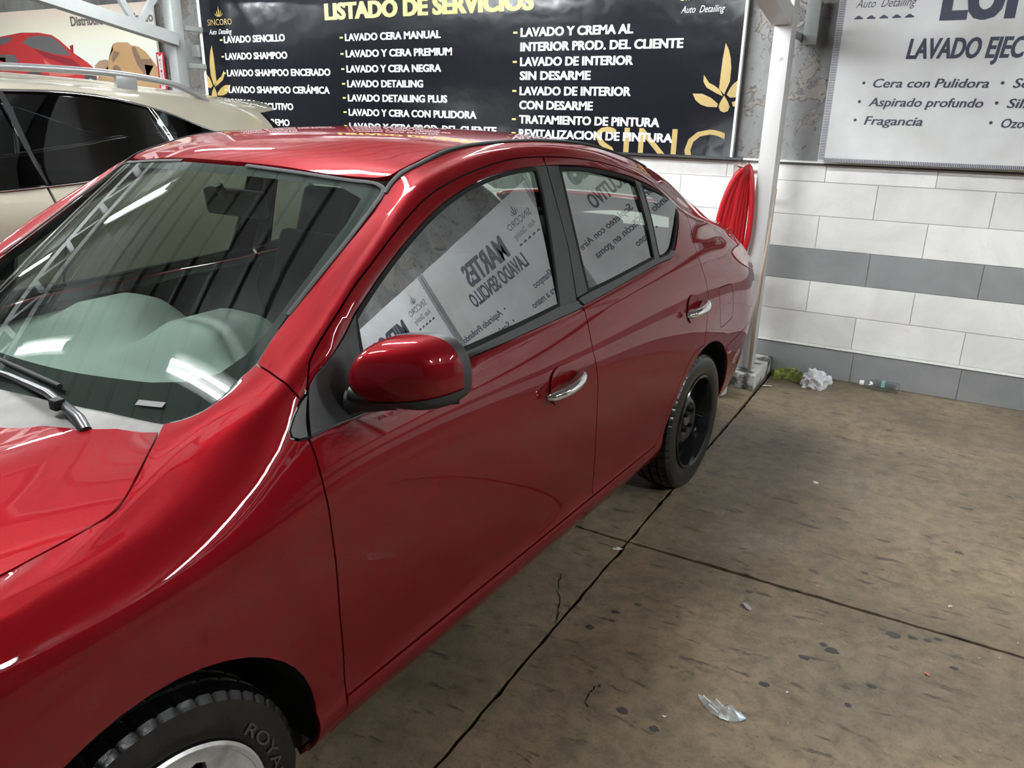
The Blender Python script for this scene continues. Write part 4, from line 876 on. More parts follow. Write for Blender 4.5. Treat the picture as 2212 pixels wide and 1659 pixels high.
# --- door handles with cups
for par,s0,s1,zz in ((fdoor,1.262,1.478,.836),(rdoor,2.322,2.536,.862)):
    for mir in (0,1):
        y=-1 if mir else 1
        sm=(s0+s1)/2
        # cup: dished disc
        vs=[];fs=[];n=28
        rr=[(1.0,.002),(.93,.0035),(.86,.002),(.72,-.012),(.4,-.024),(0.001,-.028)]
        for r,h in rr:
            for k in range(n):
                a=2*math.pi*k/n; s=sm-.012+.062*r*math.cos(a); z=zz+.058*r*math.sin(a); p=SIDE(s,zv(s,z)); hh=h if r>.9 else max(h,-.0)  # stays proud of the skin
                p2=p+np.array([0,1,0])*( .0045-.0025*(1-r)); vs.append((-p2[0],y*p2[1],p2[2]))
        for i in range(len(rr)-1):
            for k in range(n):
                q=(i*n+k,i*n+(k+1)%n,(i+1)*n+(k+1)%n,(i+1)*n+k); fs.append(q if not mir else q[::-1])
        obj('handle_cup',vs,fs,M['paint'],par[mir],True,60)
        b=MB();pts=[];rs=[]
        for k in range(15):
            t=k/14; s=s0+(s1-s0)*t; z=zz-.008+.018*t; w=SIDE(s,zv(s,z))[1]+.012+.030*math.sin(math.pi*min(1,max(0,t*1.04)))**.6
            pts.append((-s,y*w,z)); rs.append(.0135+.0045*math.sin(math.pi*t)-(.006 if k in(0,14) else 0))
        b.tube(pts,rs,14); h=b.build('door_handle',M['chrome'],par[mir],True,60)
        if par is fdoor and not mir:
            e=pts[13]; vv,ff=sweep([(.0001,.004),(.006,.004),(.008,.003),(.0085,0)],16); obj('key_lock',[(a+e[0]+.004,bq+e[1]+.014,c+e[2]) for a,bq,c in vv],ff,M['steel_black'],h,True)
# --- mirrors
def mirror_cap(par,y):
    n=96;vs=[];fs=[]
    def rim(a,k,dz=0):
        c,s_=math.cos(a),math.sin(a); e=3.0 if s_<0 else 2.8
        x=math.copysign(abs(c)**(2/e),c);zz=math.copysign(abs(s_)**(2/e),s_)
        w=.902+.101*x*k*(1-.16*max(0,zz)*k*(1 if x<0 else .9)); z=1.087+(.084 if zz>0 else .060)*zz*k-.010*x*k*(1 if zz<0 else 0)+.008*k*x*(zz>0)
        return w,z
    prof=[(.97,-.012),(1.0,0),(1.0,.020),(.995,.034),(.965,.058),(.89,.080),(.76,.096),(.56,.106),(.30,.112),(.001,.114)]
    for k,h in prof:
        for i in range(n):
            a=2*math.pi*i/n; w,z=rim(a,k); s=.595+(w-.80)*.42-h*(1.0+.1*(w-.8)); vs.append((-s,y*w,z))
    for j in range(len(prof)-1):
        for i in range(n):
            q=(j*n+i,j*n+(i+1)%n,(j+1)*n+(i+1)%n,(j+1)*n+i); fs.append(q if y<0 else q[::-1])
    shell=[f for f in fs if min(f)//n>=2]; rimf=[f for f in fs if min(f)//n<2]
    def cut(fc,up):
        me=mesh('t',vs,fc,[M['paint']] if up else [M['black_plastic']],True); bm=bmesh.new(); bm.from_mesh(me)
        no=Vector((0,-y*.16,1)).normalized(); co=Vector((0,y*.90,1.048))
        bmesh.ops.bisect_plane(bm,geom=bm.verts[:]+bm.edges[:]+bm.faces[:],plane_co=co,plane_no=no,clear_outer=not up,clear_inner=up)
        V_=[tuple(v_.co) for v_ in bm.verts]; bm.verts.index_update(); F_=[tuple(v_.index for v_ in f_.verts) for f_ in bm.faces]; bm.free(); bpy.data.meshes.remove(me); return V_,F_
    Vl,Fl=cut(shell,False); Vu,Fu=cut(shell,True)
    bb_=MB(); bb_.add(vs,rimf); bb_.add([((a-(-.66))*1.03+(-.66),y*((abs(b_)-.902)*1.03+.902),(c_-1.06)*1.03+1.06) for a,b_,c_ in Vl],Fl)
    root=obj('side_mirror',bb_.v,bb_.f,M['black_plastic'],par,True,50)
    obj('mirror_cap',Vu,Fu,M['paint'],root,True,60)
    g=[];m=n
    for i in range(n):
        a=2*math.pi*i/n;w,z=rim(a,.94); g.append((-(.592+(w-.80)*.42),y*w,z))
    obj('mirror_glass',g,[tuple(range(n)) if y>0 else tuple(range(n))[::-1]],M['chrome'],root,False)
    b=MB();b.tube([(-.55,y*.775,1.018),(-.575,y*.82,1.020),(-.60,y*.87,1.026)],[.026,.022,.020],14); 
    b.tube([(-.552,y*.79,1.04),(-.56,y*.83,1.038),(-.60,y*.90,1.035),(-.66,y*.99,1.042)],[.020,.019,.021,.014],14)
    b.build('mirror_arm',M['black_plastic'],root,True,60)
mirror_cap(fdoor[0],1); mirror_cap(fdoor[1],-1)
# --- cowl, wiper
A_=[];B_=[]
for k in range(21):
    x=-1+2*k/20; ax=abs(x)
    w=x*.60
    # hood rear edge s at this w
    hs=float(np.interp(abs(w),[0,.24,.33,.42,.50,.56,.62],[.075,.10,.13,.155,.205,.255,.30])); 
    tg=float(np.interp(abs(w),[0,.11,.32,.42,.54,.60],[.14,.168,.208,.230,.262,.275]))
    A_.append((-(hs-.03),w,.985+.0*ax)); B_.append((-(tg+.02),w,1.010+.008*(1-ax)))
vs=[];fs=[]
for a,b in zip(A_,B_):
    a=np.array(a);b=np.array(b)
    for t,dz in ((0,-.03),(.05,.0),(.5,.003),(.9,.0),(1.0,-.012)): vs.append(tuple(a+(b-a)*t+np.array([0,0,dz])))
for i in range(20):
    for j in range(4): fs.append((i*5+j,i*5+j+1,(i+1)*5+j+1,(i+1)*5+j))
obj('cowl_panel',vs,[f[::-1] for f in fs],M['cowl'],car,True,40)
wp=MB();wp.tube([(-.174,.440,.996),(-.180,.41,1.012),(-.186,.36,1.022),(-.195,.27,1.034),(-.20,.1,1.036),(-.19,-.12,1.036)],[.013,.013,.011,.009,.007,.006],10)
wip=wp.build('wiper_arm',M['trim'],car,True,50)
MB().tube([(-.222,.27,1.040),(-.232,.0,1.044),(-.215,-.35,1.036)],[.006,.0065,.006],8).build('wiper_blade',M['rubber'],wip,True,50)
MB().box(-.190,-.168,.325,.350,1.018,1.040).build('wiper_clip',M['rubber'],wip,bevel=.002)
# stickers on the glass
st=MB()
for nm,c,wd,hh,mt in (('glass_label',(.108,.80),.085,.016,M['grey_plastic']),):
    pts=[WS(c[0],c[1]-wd),WS(c[0],c[1]+wd*.1),WS(c[0]+hh,c[1]+wd*.1),WS(c[0]+hh,c[1]-wd)]
    obj(nm,[(-p[0]+.0015,p[1],p[2]+.002) for p in pts],[(0,1,2,3)],mt,ws,False)
# --- wheel wells and underbody
for (cs,cz,r),a_0,a_1 in ((FA,-8,196),(RA,6,196)):
    for y in (1,-1):
        vs=[];fs=[];n=30
        prof=[(r-.0012,.842),(r-.0012,.828),(r+.008,.80),(r+.012,.56),(.02,.56)]
        for k in range(n+1):
            a=math.radians(a_0+(a_1-a_0)*k/n)
            sw=SIDE(cs+r*math.cos(a),zv(cs+r*math.cos(a),max(.2,cz+r*math.sin(a))))[1]
            for q,(rr,w) in enumerate(prof): vs.append((-(cs+rr*math.cos(a)),y*min(w,sw-.006-.004*q),max(.235,cz+rr*math.sin(a))))
        for k in range(n):
            for j in range(4): fs.append((k*5+j,(k+1)*5+j,(k+1)*5+j+1,k*5+j+1))
        obj('wheel_well',vs,fs,M['dark'],car,True,50)
ub=MB(); ub.box(.42,.80,-.60,.60,.30,.72); ub.box(-2.22,-.40,-.72,.72,.17,.30); ub.box(-3.4,-3.02,-.62,.62,.24,.36); ub.box(.40,.78,-.6,.6,.2,.34); ub.box(-3.02,-2.22,-.55,.55,.20,.34); ub.box(-.40,.40,-.55,.55,.19,.34)
ub.build('underbody',M['liner'],car)
# --- wheels
def blocks(k,j,r):
    if j in (3,4,5) and k%4==0: return r-.006
    if j in (12,13,14) and k%4==0: return r-.006
    return r
TP=[(.205,-.080),(.225,-.092),(.262,-.0945),(.290,-.088),(.303,-.076),(.3085,-.050),(.3085,-.043),(.301,-.041),(.301,-.035),(.3095,-.033),(.3095,-.006),(.301,-.004),(.301,.004),(.3095,.006),(.3095,.033),(.301,.035),(.301,.041),(.3085,.043),(.3085,.050),(.303,.076),(.290,.088),(.262,.0945),(.225,.092),(.205,.080)]
def tmod(k,j,r):
    if j in (4,5,18,19) and k%6==0: return r-.005
    if j in (6,9,10,13,14,17) and k%8==0: return r-.004
    return r
def wheel(nm,s,y,kind):
    w=empty(nm,(-s,y*.742,.3095),0,car); 
    v,f=sweep(TP,300,'y',mod=tmod)
    ty=obj('tyre',v,f,M['tyre'],w,True,28)
    return w,ty
def lug(par,x,z,y,r=.010,h=.022):
    v,f=sweep([(r,0),(r,h*.7),(r*.7,h),(.0001,h)],6); return obj('lug_nut',[(a+x,b+y,c+z) for a,b,c in v],f,M['steel_black'],par,False)
def disc(nm,par,mt,R,holes,dep,y,step=.02,back=None):
    """turned disc with cut-outs: depth function dep(r,theta)->lateral"""
    n=72; outer=[(R*math.cos(2*math.pi*k/n),R*math.sin(2*math.pi*k/n)) for k in range(n)]
    V,F=fill(outer,holes,1,1,step)
    vs=[(a,dep(math.hypot(a,b),math.atan2(b,a)),b) for a,b in V]; n0=len(vs)
    fs=[]
    for t in F:
        a,b,c=[np.array(vs[i]) for i in t]
        if np.cross(b-a,c-a)[1]*y<0: t=t[::-1]
        fs.append(t)
    for h in holes:   # walls of the cut-outs
        m=len(h);k0=len(vs)
        vs+=[(a,dep(math.hypot(a,b),math.atan2(b,a)),b) for a,b in h]+[(a,dep(math.hypot(a,b),math.atan2(b,a))-y*.014,b) for a,b in h]
        fs+=[(k0+i,k0+(i+1)%m,k0+m+(i+1)%m,k0+m+i) for i in range(m)]
    return obj(nm,vs,fs,mt,par,True,40)
def steel_wheel(s,y):
    w,ty=wheel('rear_wheel',s,y,'steel')
    v,f=sweep([(.207,y*.080),(.212,y*.090),(.207,y*.0945),(.199,y*.090),(.190,y*.070),(.186,y*.040),(.180,y*.020),(.178,-y*.07),(.02,-y*.075)],72)
    rim=obj('steel_rim',v,f if y<0 else [t[::-1] for t in f],M['steel_black'],w,True,30)
    holes=[]
    for k in range(16):
        a=2*math.pi*k/16; c=np.array([.148*math.cos(a),.148*math.sin(a)]);er=np.array([math.cos(a),math.sin(a)]);et=np.array([-er[1],er[0]])
        holes.append([tuple(c+er*.020*math.cos(t)+et*.011*math.sin(t)) for t in [2*math.pi*i/14 for i in range(14)]])
    def dep(r,t):
        x=np.interp(r,[0,.03,.045,.060,.085,.105,.125,.165,.180],[.040,.040,.046,.046,.058,.046,.036,.026,.020]); return y*x
    disc('wheel_disc',w,M['steel_black'],.180,holes,dep,y,.014)
    v,f=sweep([(.0001,y*.052),(.022,y*.052),(.027,y*.047),(.028,y*.036)],24); obj('hub_cap',v,f,M['grey_plastic'],w,True)
    for k in range(4):
        a=math.pi/4+math.pi/2*k; lug(w,.050*math.cos(a),.050*math.sin(a),y*.046,h=.02*y)
    MB().tube([(-.165,y*.03,-.03),(-.172,y*.062,-.035)],.004,8).build('valve_stem',M['chrome'],w)
    return w
def cover_wheel(s,y):
    w,ty=wheel('front_wheel',s,y,'cover')
    v,f=sweep([(.207,y*.080),(.214,y*.091),(.208,y*.0955),(.200,y*.093),(.188,y*.060),(.180,0),(.02,0)],72)
    obj('wheel_rim',v,f if y<0 else [t[::-1] for t in f],M['silver'],w,True,30)
    holes=[];N=7
    for k in range(N):
        a0=2*math.pi*k/N+.22
        def pp(r,da): return (r*math.cos(a0+da),r*math.sin(a0+da))
        holes.append([pp(.168,-.14),pp(.177,-.02),pp(.175,.10),pp(.160,.17),pp(.130,.16),pp(.095,.08),pp(.085,0),pp(.095,-.07),pp(.130,-.13)])
    def dep(r,t):
        x=np.interp(r,[0,.05,.09,.15,.185,.200],[.070,.074,.082,.086,.088,.091]); return y*(x+.006*math.cos(7*(t-.22))*(1 if .06<r<.17 else 0))
    c=disc('wheel_cover',w,M['silver'],.200,holes,dep,y,.016)
    v,f=sweep([(.0001,y*.055),(.175,y*.055)],40); obj('brake_backing',v,f,M['dark'],w,True)
    v,f=sweep([(.0001,y*.080),(.028,y*.079),(.031,y*.072)],28); obj('centre_cap',v,f,M['silver'],w,True)
    return w,ty
steel_wheel(2.6,1); steel_wheel(2.6,-1)
fw,ft=cover_wheel(0,1); cover_wheel(0,-1)
# raised lettering on the front tyre, bent round the side wall
V,F=glyphs('ROYAL',1,.012)
V[:,0]-=V[:,0].min(); wd=V[:,0].max()
vs=[]
for x,yv,_ in V:
    r=.230+.024*yv/.7; a=math.radians(138+46*x/wd)
    vs.append((r*math.cos(a),.0955,r*math.sin(a)))
obj('tyre_lettering',vs,F,M['tyre_text'],ft,False)
# --- interior
def hf(name,par,f,s0,s1,w0,w1,n,m,mt,th=0):
    vs=[];fs=[]
    for i in range(n+1):
        for j in range(m+1):
            s=s0+(s1-s0)*i/n;w=w0+(w1-w0)*j/m; vs.append((-s,w,f(s,w)))
    for i in range(n):
        for j in range(m): fs.append((i*(m+1)+j,i*(m+1)+j+1,(i+1)*(m+1)+j+1,(i+1)*(m+1)+j))
    return obj(name,vs,fs,mt,par,True,60)
def dashz(s,w):
    z=np.interp(s,[.28,.40,.60,.80,.86,.92,.96],[.955,.965,.985,.99,.965,.85,.62])
    z+=.078*math.exp(-((w-.12)/.15)**4)*float(np.clip((s-.48)/.16,0,1))*(1 if s<.83 else max(0,1-(s-.83)/.08))
    z+=.062*math.exp(-((w+.36)/.16)**4)*float(np.clip((s-.50)/.16,0,1))*(1 if s<.83 else max(0,1-(s-.83)/.08))
    z-=.03*(abs(w)/.7)**3
    return float(z)
dash=hf('dashboard',car,dashz,.27,.96,-.70,.70,46,60,M['dash'])
b=MB()
for k in range(16): b.box(-(.345+.0),-.325,.06+.022*k,.07+.022*k,.968,.974)
b.build('defroster_vent',M['rubber'],dash)
v=[];tor=MB(); C=Vector((-1.00,.37,.90)); ax=Vector((-.90,0,.42)).normalized(); u=Vector((0,1,0)); v2=ax.cross(u)
tor.tube([C+(u*math.cos(t)+v2*math.sin(t))*.185 for t in [2*math.pi*k/40 for k in range(40)]],.015,10,closed=True)
tor.bar(C-u*.17,C+u*.17,.05,.025,ax); tor.bar(C,C-v2*.17 if v2.z>0 else C+v2*.17,.05,.025,ax)
tor.build('steering_wheel',M['trim'],car,True,50)
for yy in (.37,-.37):
    st=rbox('seat_cushion',car,-1.22,yy,.52,.52,.50,.16,M['seat'],0,1)
    bk=rbox('seat_back',car,-1.53,yy,.84,.14,.48,.62,M['seat'],-.26,.82)
    rbox('headrest',bk,.0,0,.385,.10,.27,.20,M['seat'],0,.85,.04)
    b=MB(); b.tube([(0,-.06,.28),(0,-.06,.34)],.006,8); b.tube([(0,.06,.28),(0,.06,.34)],.006,8); b.build('headrest_post',M['chrome'],bk)
rs_=rbox('rear_seat',car,-2.30,0,.80,.16,1.24,.62,M['seat'],-.36,.92)
rbox('rear_cushion',rs_,.30,0,-.30,.55,1.24,.16,M['seat'],.36,1)
for yy in (.36,-.36): rbox('headrest',rs_,-.02,yy,.36,.09,.25,.13,M['seat'],0,.9,.035)
MB().box(-3.06,-2.42,-.62,.62,1.06,1.08).build('parcel_shelf',M['interior'],car)
MB().box(-2.3,-.6,-.70,.70,.32,.36).build('cabin_floor',M['interior'],car)
mb=rbox('rear_view_mirror',car,-.90,.02,1.345,.035,.235,.075,M['black_plastic'],.15,1,.015)
MB().tube([(.03,0,.02),(.045,0,.06)],.012,8).build('mirror_mount',M['black_plastic'],mb)
obj('mirror_glass',[(-.0185,-.105,-.028),(-.0185,.105,-.028),(-.0185,.105,.028),(-.0185,-.105,.028)],[(0,3,2,1)],M['chrome'],mb,False)

# ---------------------------------------------------------------- beige crossover beyond the red car
SX=-4.77
SK=[
[(-.55,.70,.30),(-.2,.84,.28),(1,.86,.28),(3.2,.86,.28),(3.9,.80,.33),(4.22,.62,.36)],
[(-.55,.74,.55),(-.2,.89,.55),(1,.905,.55),(3.2,.91,.55),(3.9,.86,.56),(4.22,.68,.58)],
[(-.55,.74,.78),(-.2,.895,.80),(1,.92,.84),(3.2,.92,.86),(3.9,.875,.88),(4.22,.70,.88)],
[(-.55,.72,.90),(-.2,.87,.95),(1,.905,1.02),(2.3,.905,1.05),(3.2,.90,1.10),(3.9,.86,1.12),(4.22,.68,1.10)],
[(-.55,.70,.94),(-.2,.84,1.0),(.5,.87,1.10),(1,.874,1.17),(2.1,.872,1.215),(2.6,.866,1.235),(3.2,.85,1.275),(3.7,.82,1.31),(4.0,.76,1.30),(4.22,.64,1.22)],
[(-.55,.66,.96),(-.2,.80,1.02),(.5,.80,1.16),(1,.795,1.32),(1.5,.79,1.40),(2.1,.785,1.43),(2.6,.785,1.43),(3.0,.785,1.425),(3.4,.78,1.40),(3.7,.765,1.385),(4.0,.71,1.37),(4.22,.62,1.28)],
[(-.55,.60,.98),(-.2,.74,1.04),(.3,.74,1.12),(.6,.73,1.26),(1,.71,1.47),(1.5,.70,1.60),(2.2,.70,1.640),(2.55,.70,1.638),(2.8,.70,1.612),(3.01,.70,1.572),(3.2,.70,1.522),(3.4,.70,1.46),(3.6,.70,1.42),(3.8,.69,1.40),(4.0,.66,1.385),(4.22,.58,1.33)],
[(-.55,.50,.99),(-.2,.66,1.06),(.3,.66,1.14),(.6,.66,1.30),(1,.63,1.53),(1.5,.615,1.655),(2.2,.605,1.695),(2.6,.60,1.692),(3.0,.595,1.668),(3.3,.59,1.640),(3.6,.59,1.595),(3.8,.59,1.55),(4.0,.58,1.49),(4.22,.54,1.42)],
[(-.55,.42,.99),(-.2,.58,1.07),(.3,.58,1.16),(.6,.56,1.32),(1,.53,1.56),(1.5,.48,1.69),(2.2,.46,1.722),(2.6,.46,1.712),(3.0,.455,1.694),(3.3,.455,1.672),(3.6,.45,1.640),(3.8,.45,1.622),(4.0,.44,1.60),(4.22,.42,1.56)],
]
NS=len(SK); SW=[nspline([k[0] for k in c],[k[1] for k in c]) for c in SK]; SZ=[nspline([k[0] for k in c],[k[2] for k in c]) for c in SK]
def SUVS(s,v):
    s,v=np.broadcast_arrays(np.asarray(s,float),np.asarray(v,float)); Wv=np.stack([f(s) for f in SW],-1);Zv=np.stack([f(s) for f in SZ],-1)
    v=np.clip(v,0,NS-1-1e-6);i=np.floor(v).astype(int);t=v-i
    def g(A,k):
        k=np.clip(k,0,NS-1); return np.take_along_axis(A,k[...,None],-1)[...,0]
    out=[]
    for A in (Wv,Zv):
        p0,p1,p2,p3=g(A,i-1),g(A,i),g(A,i+1),g(A,i+2)
        p0=np.where(i==0,2*p1-p2,p0);p3=np.where(i+2>NS-1,2*p2-p1,p3)
        out.append(.5*((2*p1)+(-p0+p2)*t+(2*p0-5*p1+4*p2-p3)*t*t+(-p0+3*p1-3*p2+p3)*t**3))
    return np.stack([s,out[0],out[1]],-1)
_sc=nspline([-.55,-.2,.35,.8,1.2,1.6,2.2,2.8,3.3,3.7,4.0,4.3],[1.02,1.09,1.18,1.42,1.62,1.72,1.757,1.745,1.715,1.68,1.655,1.62])
def SUVT(s,x):
    s=np.asarray(s,float);x=np.asarray(x,float);e=SZ[-1](s);return np.stack(np.broadcast_arrays(s,x*SW[-1](s),e+(_sc(s)-e)*(1-np.abs(x)**2.2)),-1)
_A2,_B2=np.meshgrid(np.linspace(.9,3.7,40),np.linspace(4.1,5.95,16)); _Q2=SUVS(_A2,_B2).reshape(-1,3)
_c2=np.linalg.lstsq(_pb(_Q2[:,0],_Q2[:,2]),_Q2[:,1],rcond=None)[0]
_c2[2]-=.075; _c2[0]+=.075*.23
def SUVG(s,v):
    P=SUVS(s,v); return np.stack([P[...,0],_pb(P[...,0],P[...,2])@_c2,P[...,2]],-1)
# local frame: x = width (towards the red car), y = along, z up
SMAP=lambda P:np.stack([P[...,1],P[...,0],P[...,2]],-1)
suv=empty('beige_suv',(SX,0,0)); tag(suv,'beige crossover SUV with roof rails and dark windows behind the red sedan','car')
SU=(SUVS,-1,1.,.11); ST=(SUVT,1,1.,.5)
def sp(name,poly,mt,par=suv,**k):
    k.setdefault('flange',.014); k.setdefault('inner',0)
    k.setdefault('surf',SU)
    return panel(name,'',poly,mt,par,mirror=True,cmap=SMAP,**k)
BP=[M['beige'],M['interior']]
beltv=4.0
wtop=[(.55,5.2),(.75,5.75),(1.0,5.92),(1.5,5.95),(2.2,5.97),(2.6,5.97),(3.0,5.96)]
sp('front_wing',[(-.54,.2),(.62,.2),(.62,4.0),(.5,4.6),(.40,5.6),(.30,6.8),(.30,7.9),(-.54,7.9)],BP)
sp('front_door',[(.63,.7),(1.42,.7),(1.42,3.95),(.63,3.95)],BP)
rdr=sp('rear_door',[(1.43,.7),(2.20,.7),(2.28,2.2),(2.27,3.2),(2.245,3.95),(1.43,3.95)],BP)
sp('rocker_panel',[(.63,.0),(2.6,.0),(2.6,.65),(.63,.65)],BP)
sp('quarter_panel',[(2.21,.7),(2.9,.2),(4.2,.2),(4.2,3.2),(4.15,4.6),(4.05,6.0),(4.0,6.35),(3.98,7.95),(3.5,7.99),(3.0,7.99),(2.2,7.99),(1.4,7.99),(.8,7.99),(.45,7.99),(.35,6.9),(.46,5.7),(.55,5.45),(.75,6.05),(1.0,6.12),(1.5,6.12),(2.2,6.12),(2.8,6.12),(3.1,6.08),(3.4,6.0),(3.62,5.75),(3.80,5.2),(3.86,4.7),(3.6,4.2),(3.1,3.95),(2.255,3.95),(2.28,3.2),(2.29,2.2)],BP)
for lo,nm in (([(.5,4.05),(1.40,4.05),(1.40,5.95),(1.0,6.0),(.75,5.9),(.58,5.3)],'front_window'),([(1.46,4.05),(2.23,4.05),(2.19,5.98),(1.46,5.98)],'side_window'),([(2.26,4.05),(3.07,4.05),(3.03,5.2),(2.98,6.02),(2.6,6.05),(2.20,6.05)],'side_window'),([(3.10,4.08),(3.55,4.3),(3.80,4.75),(3.74,5.2),(3.58,5.65),(3.38,5.9),(3.02,6.02),(3.06,5.2)],'quarter_window')):
    sp(nm,lo,[M['suv_glass']],flange=0,gap=0,off=-.004,surf=(SUVG,-1,1.,.11))
for L in ([(.5,3.98),(1.5,3.98),(2.3,3.98),(3.1,3.98),(3.6,4.22),(3.87,4.72)],[(.6,5.42),(.75,6.03),(1.0,6.09),(1.5,6.09),(2.2,6.09),(2.8,6.09),(3.1,6.05),(3.4,5.97),(3.62,5.72),(3.80,5.2)]):
    ribbon('chrome_window_trim','',L,M['chrome'],suv,.014,-.001,surf=SU,cmap=SMAP,thick=.004)
for L in ([(3.065,4.0),(3.02,5.2),(2.985,6.08)],[(3.085,4.0),(3.045,5.2),(3.01,6.08)]): ribbon('window_divider','',L,M['chrome'],suv,.006,-.002,surf=SU,cmap=SMAP,thick=.003)
ribbon('pillar_trim','',[(2.245,4.0),(2.20,6.05)],M['dark'],suv,.030,-.001,surf=SU,cmap=SMAP,thick=.002); ribbon('pillar_trim','',[(1.43,4.0),(1.43,6.02)],M['trim'],suv,.05,-.001,surf=SU,cmap=SMAP,thick=.002)
ribbon('door_seal','',[(2.215,.7),(2.285,2.2),(2.275,3.2),(2.25,3.98)],M['dark'],suv,.03,.0125,surf=SU,cmap=SMAP)
panel('roof','',[(1.35,-1),(2.0,-1),(2.8,-1),(3.5,-1),(4.0,-1),(4.0,0),(4.0,1),(3.5,1),(2.8,1),(2.0,1),(1.35,1),(1.25,.5),(1.22,0),(1.25,-.5)],[M['beige'],M['headliner']],suv,surf=ST,cmap=SMAP,inner=.03)
panel('windscreen','',[(.38,-.98),(1.30,-.98),(1.22,-.5),(1.19,0),(1.22,.5),(1.30,.98),(.38,.98),(.32,0)],[M['ws_glass']],suv,surf=ST,cmap=SMAP,inner=0,flange=0)
panel('bonnet','',[(-.54,-.98),(.25,-.98),(.30,0),(.25,.98),(-.54,.98)],BP,suv,surf=ST,cmap=SMAP,inner=0)
# spoiler, tailgate
b=MB(); n=12; pr=[(3.95,1.605),(4.20,1.600),(4.22,1.588),(4.05,1.562),(3.93,1.565)]
vs=[];fs=[]
for k in range(n+1):
    x=-.50+1.0*k/n; q=(x/.50)**2
    for y,z in pr: vs.append((x,y-.10*q+.06*(1-q)*(y>4.1),z+.045*(1-q)-.012*q))
for k in range(n):
    for j in range(5): fs.append((k*5+j,k*5+(j+1)%5,(k+1)*5+(j+1)%5,(k+1)*5+j))
fs+=[tuple(range(5))[::-1],tuple(n*5+j for j in range(5))]
obj('roof_spoiler',vs,[f[::-1] for f in fs],M['beige'],suv,True,40)
vs=[];fs=[]
for k in range(n+1):
    x=-1+2*k/n
    for y,z,w in ((4.02,1.57,.50),(4.19,1.40,.60),(4.27,1.22,.66),(4.30,1.0,.70),(4.30,.6,.70),(4.24,.36,.64)): vs.append((x*w,y+.05*(1-x*x)-.03,z))
for k in range(n):
    for j in range(5): fs.append((k*6+j,(k+1)*6+j,(k+1)*6+j+1,k*6+j+1))
tg_=[f for i,f in enumerate(fs) if i%5<2]; tb=[f for i,f in enumerate(fs) if i%5>=2]
obj('rear_window',vs,tg_,M['trim'],suv,True); obj('tailgate',vs,tb,M['beige'],suv,True)
vs=[];fs=[]
for k in range(n+1):
    x=-1+2*k/n
    for y,z,w in ((-.56,.98,.52),(-.62,.85,.70),(-.66,.6,.72),(-.62,.32,.68)): vs.append((x*w,y-.06*(1-x*x),z))
for k in range(n):
    for j in range(3): fs.append((k*4+j,k*4+j+1,(k+1)*4+j+1,(k+1)*4+j))
obj('front_bumper',vs,fs,M['beige'],suv,True)
# roof rails
for y_ in (1,-1):
    P_=[(y_*.575,1.30,1.64),(y_*.575,1.42,1.70),(y_*.57,1.7,1.742),(y_*.565,2.3,1.762),(y_*.56,2.76,1.760),(y_*.56,3.06,1.742),(y_*.56,3.28,1.712),(y_*.56,3.42,1.665),(y_*.56,3.52,1.620)]
    P_=[tuple(p) for p in cr(P_,4)]; m_=len(P_)
    MB().tube(P_,[.012+.007*math.sin(math.pi*k/(m_-1))**.4 for k in range(m_)],12).build('roof_rail',M['rail'],suv,True,60)
    MB().box(y_*.565-.012,y_*.565+.012,2.90,3.03,1.67,1.745).build('rail_foot',M['rail'],suv,bevel=.008)
# wheels, underbody, cabin
for s in (.35,3.05):
    for y_ in (1,-1):
        w=empty('wheel',(y_*.80,s,.345),math.pi/2,suv)
        v,f=sweep([(r*1.11,h*1.15) for r,h in TP],64,'y'); obj('tyre',v,f,M['tyre'],w,True,28)
        v,f=sweep([(.235,-y_*.09),(.228,-y_*.10),(.21,-y_*.07),(.06,-y_*.05),(.0001,-y_*.055)],48); obj('alloy_rim',v,f,M['silver'],w,True)
MB().box(-.80,.80,-.45,4.1,.22,.32).build('underbody',M['liner'],suv)
MB().box(-.74,.74,.5,3.9,.32,.36).build('cabin_floor',M['interior'],suv)
for y_ in (.38,-.38):
    k=rbox('seat_back',suv,y_,1.75,.92,.46,.14,.66,M['seat'],0,.9); rbox('headrest',k,0,0,.42,.25,.10,.20,M['seat'],0,.9,.04)
k=rbox('rear_seat',suv,0,2.75,.92,1.2,.16,.62,M['seat'],0,.95)
rbox('dashboard',suv,0,.72,.98,1.4,.5,.22,M['dash'],0,1)

# ---------------------------------------------------------------- things by the column and on the floor
hose_m=mat('red_rubber_hose',(.36,.008,.014),.3)
org=Vector((-1.165,4.74,1.32)); hp=[]
n=5
for k in range(n):
    lx=.018+.020*k; rx=(.056,.018,.004,-.010,-.022)[k]; dep=.56+.03*((k*2)%4)
    for i in range(24):
        t=2*math.pi*i/24; z=-(dep/2)*(1-math.cos(t)); q=math.sin(t)
        x=(rx if q>0 else lx)*q*(1-.25*math.cos(t)) -.012*math.sin(t/2)**2-.006*k*math.sin(t/2)
        hp.append((x,-.014*k+(.03 if q>0 and k>0 else 0)*abs(q)+.02,z-.004*k))
b=MB(); b.tube([p for p in hp],.0175,12); ho=b.build('red_hose',hose_m,None,True,60,loc=org); tag(ho,'red rubber hose coiled on a hook beside the white column','hose')
hk=empty('hose_hook',(-1.245,4.845,1.30)); tag(hk,'rusty wall bracket holding the coiled red hose','hook')
rust=mat('rusty_metal',(.16,.09,.06),.6,.3); noise_col(rust,(.08,.05,.04),(.34,.28,.25),25,6)
MB().box(-.022,.022,-.01,.02,-.10,.03).build('bracket_plate',rust,hk,bevel=.003); MB().tube([(.0,-.0,.015),(.02,-.045,.02),(.06,-.055,.01),(.075,-.05,.035)],.008,8).build('hook_arm',rust,hk,True); MB().box(-.02,.112,.02,.045,-.03,-.01).build('bracket_arm',rust,hk)
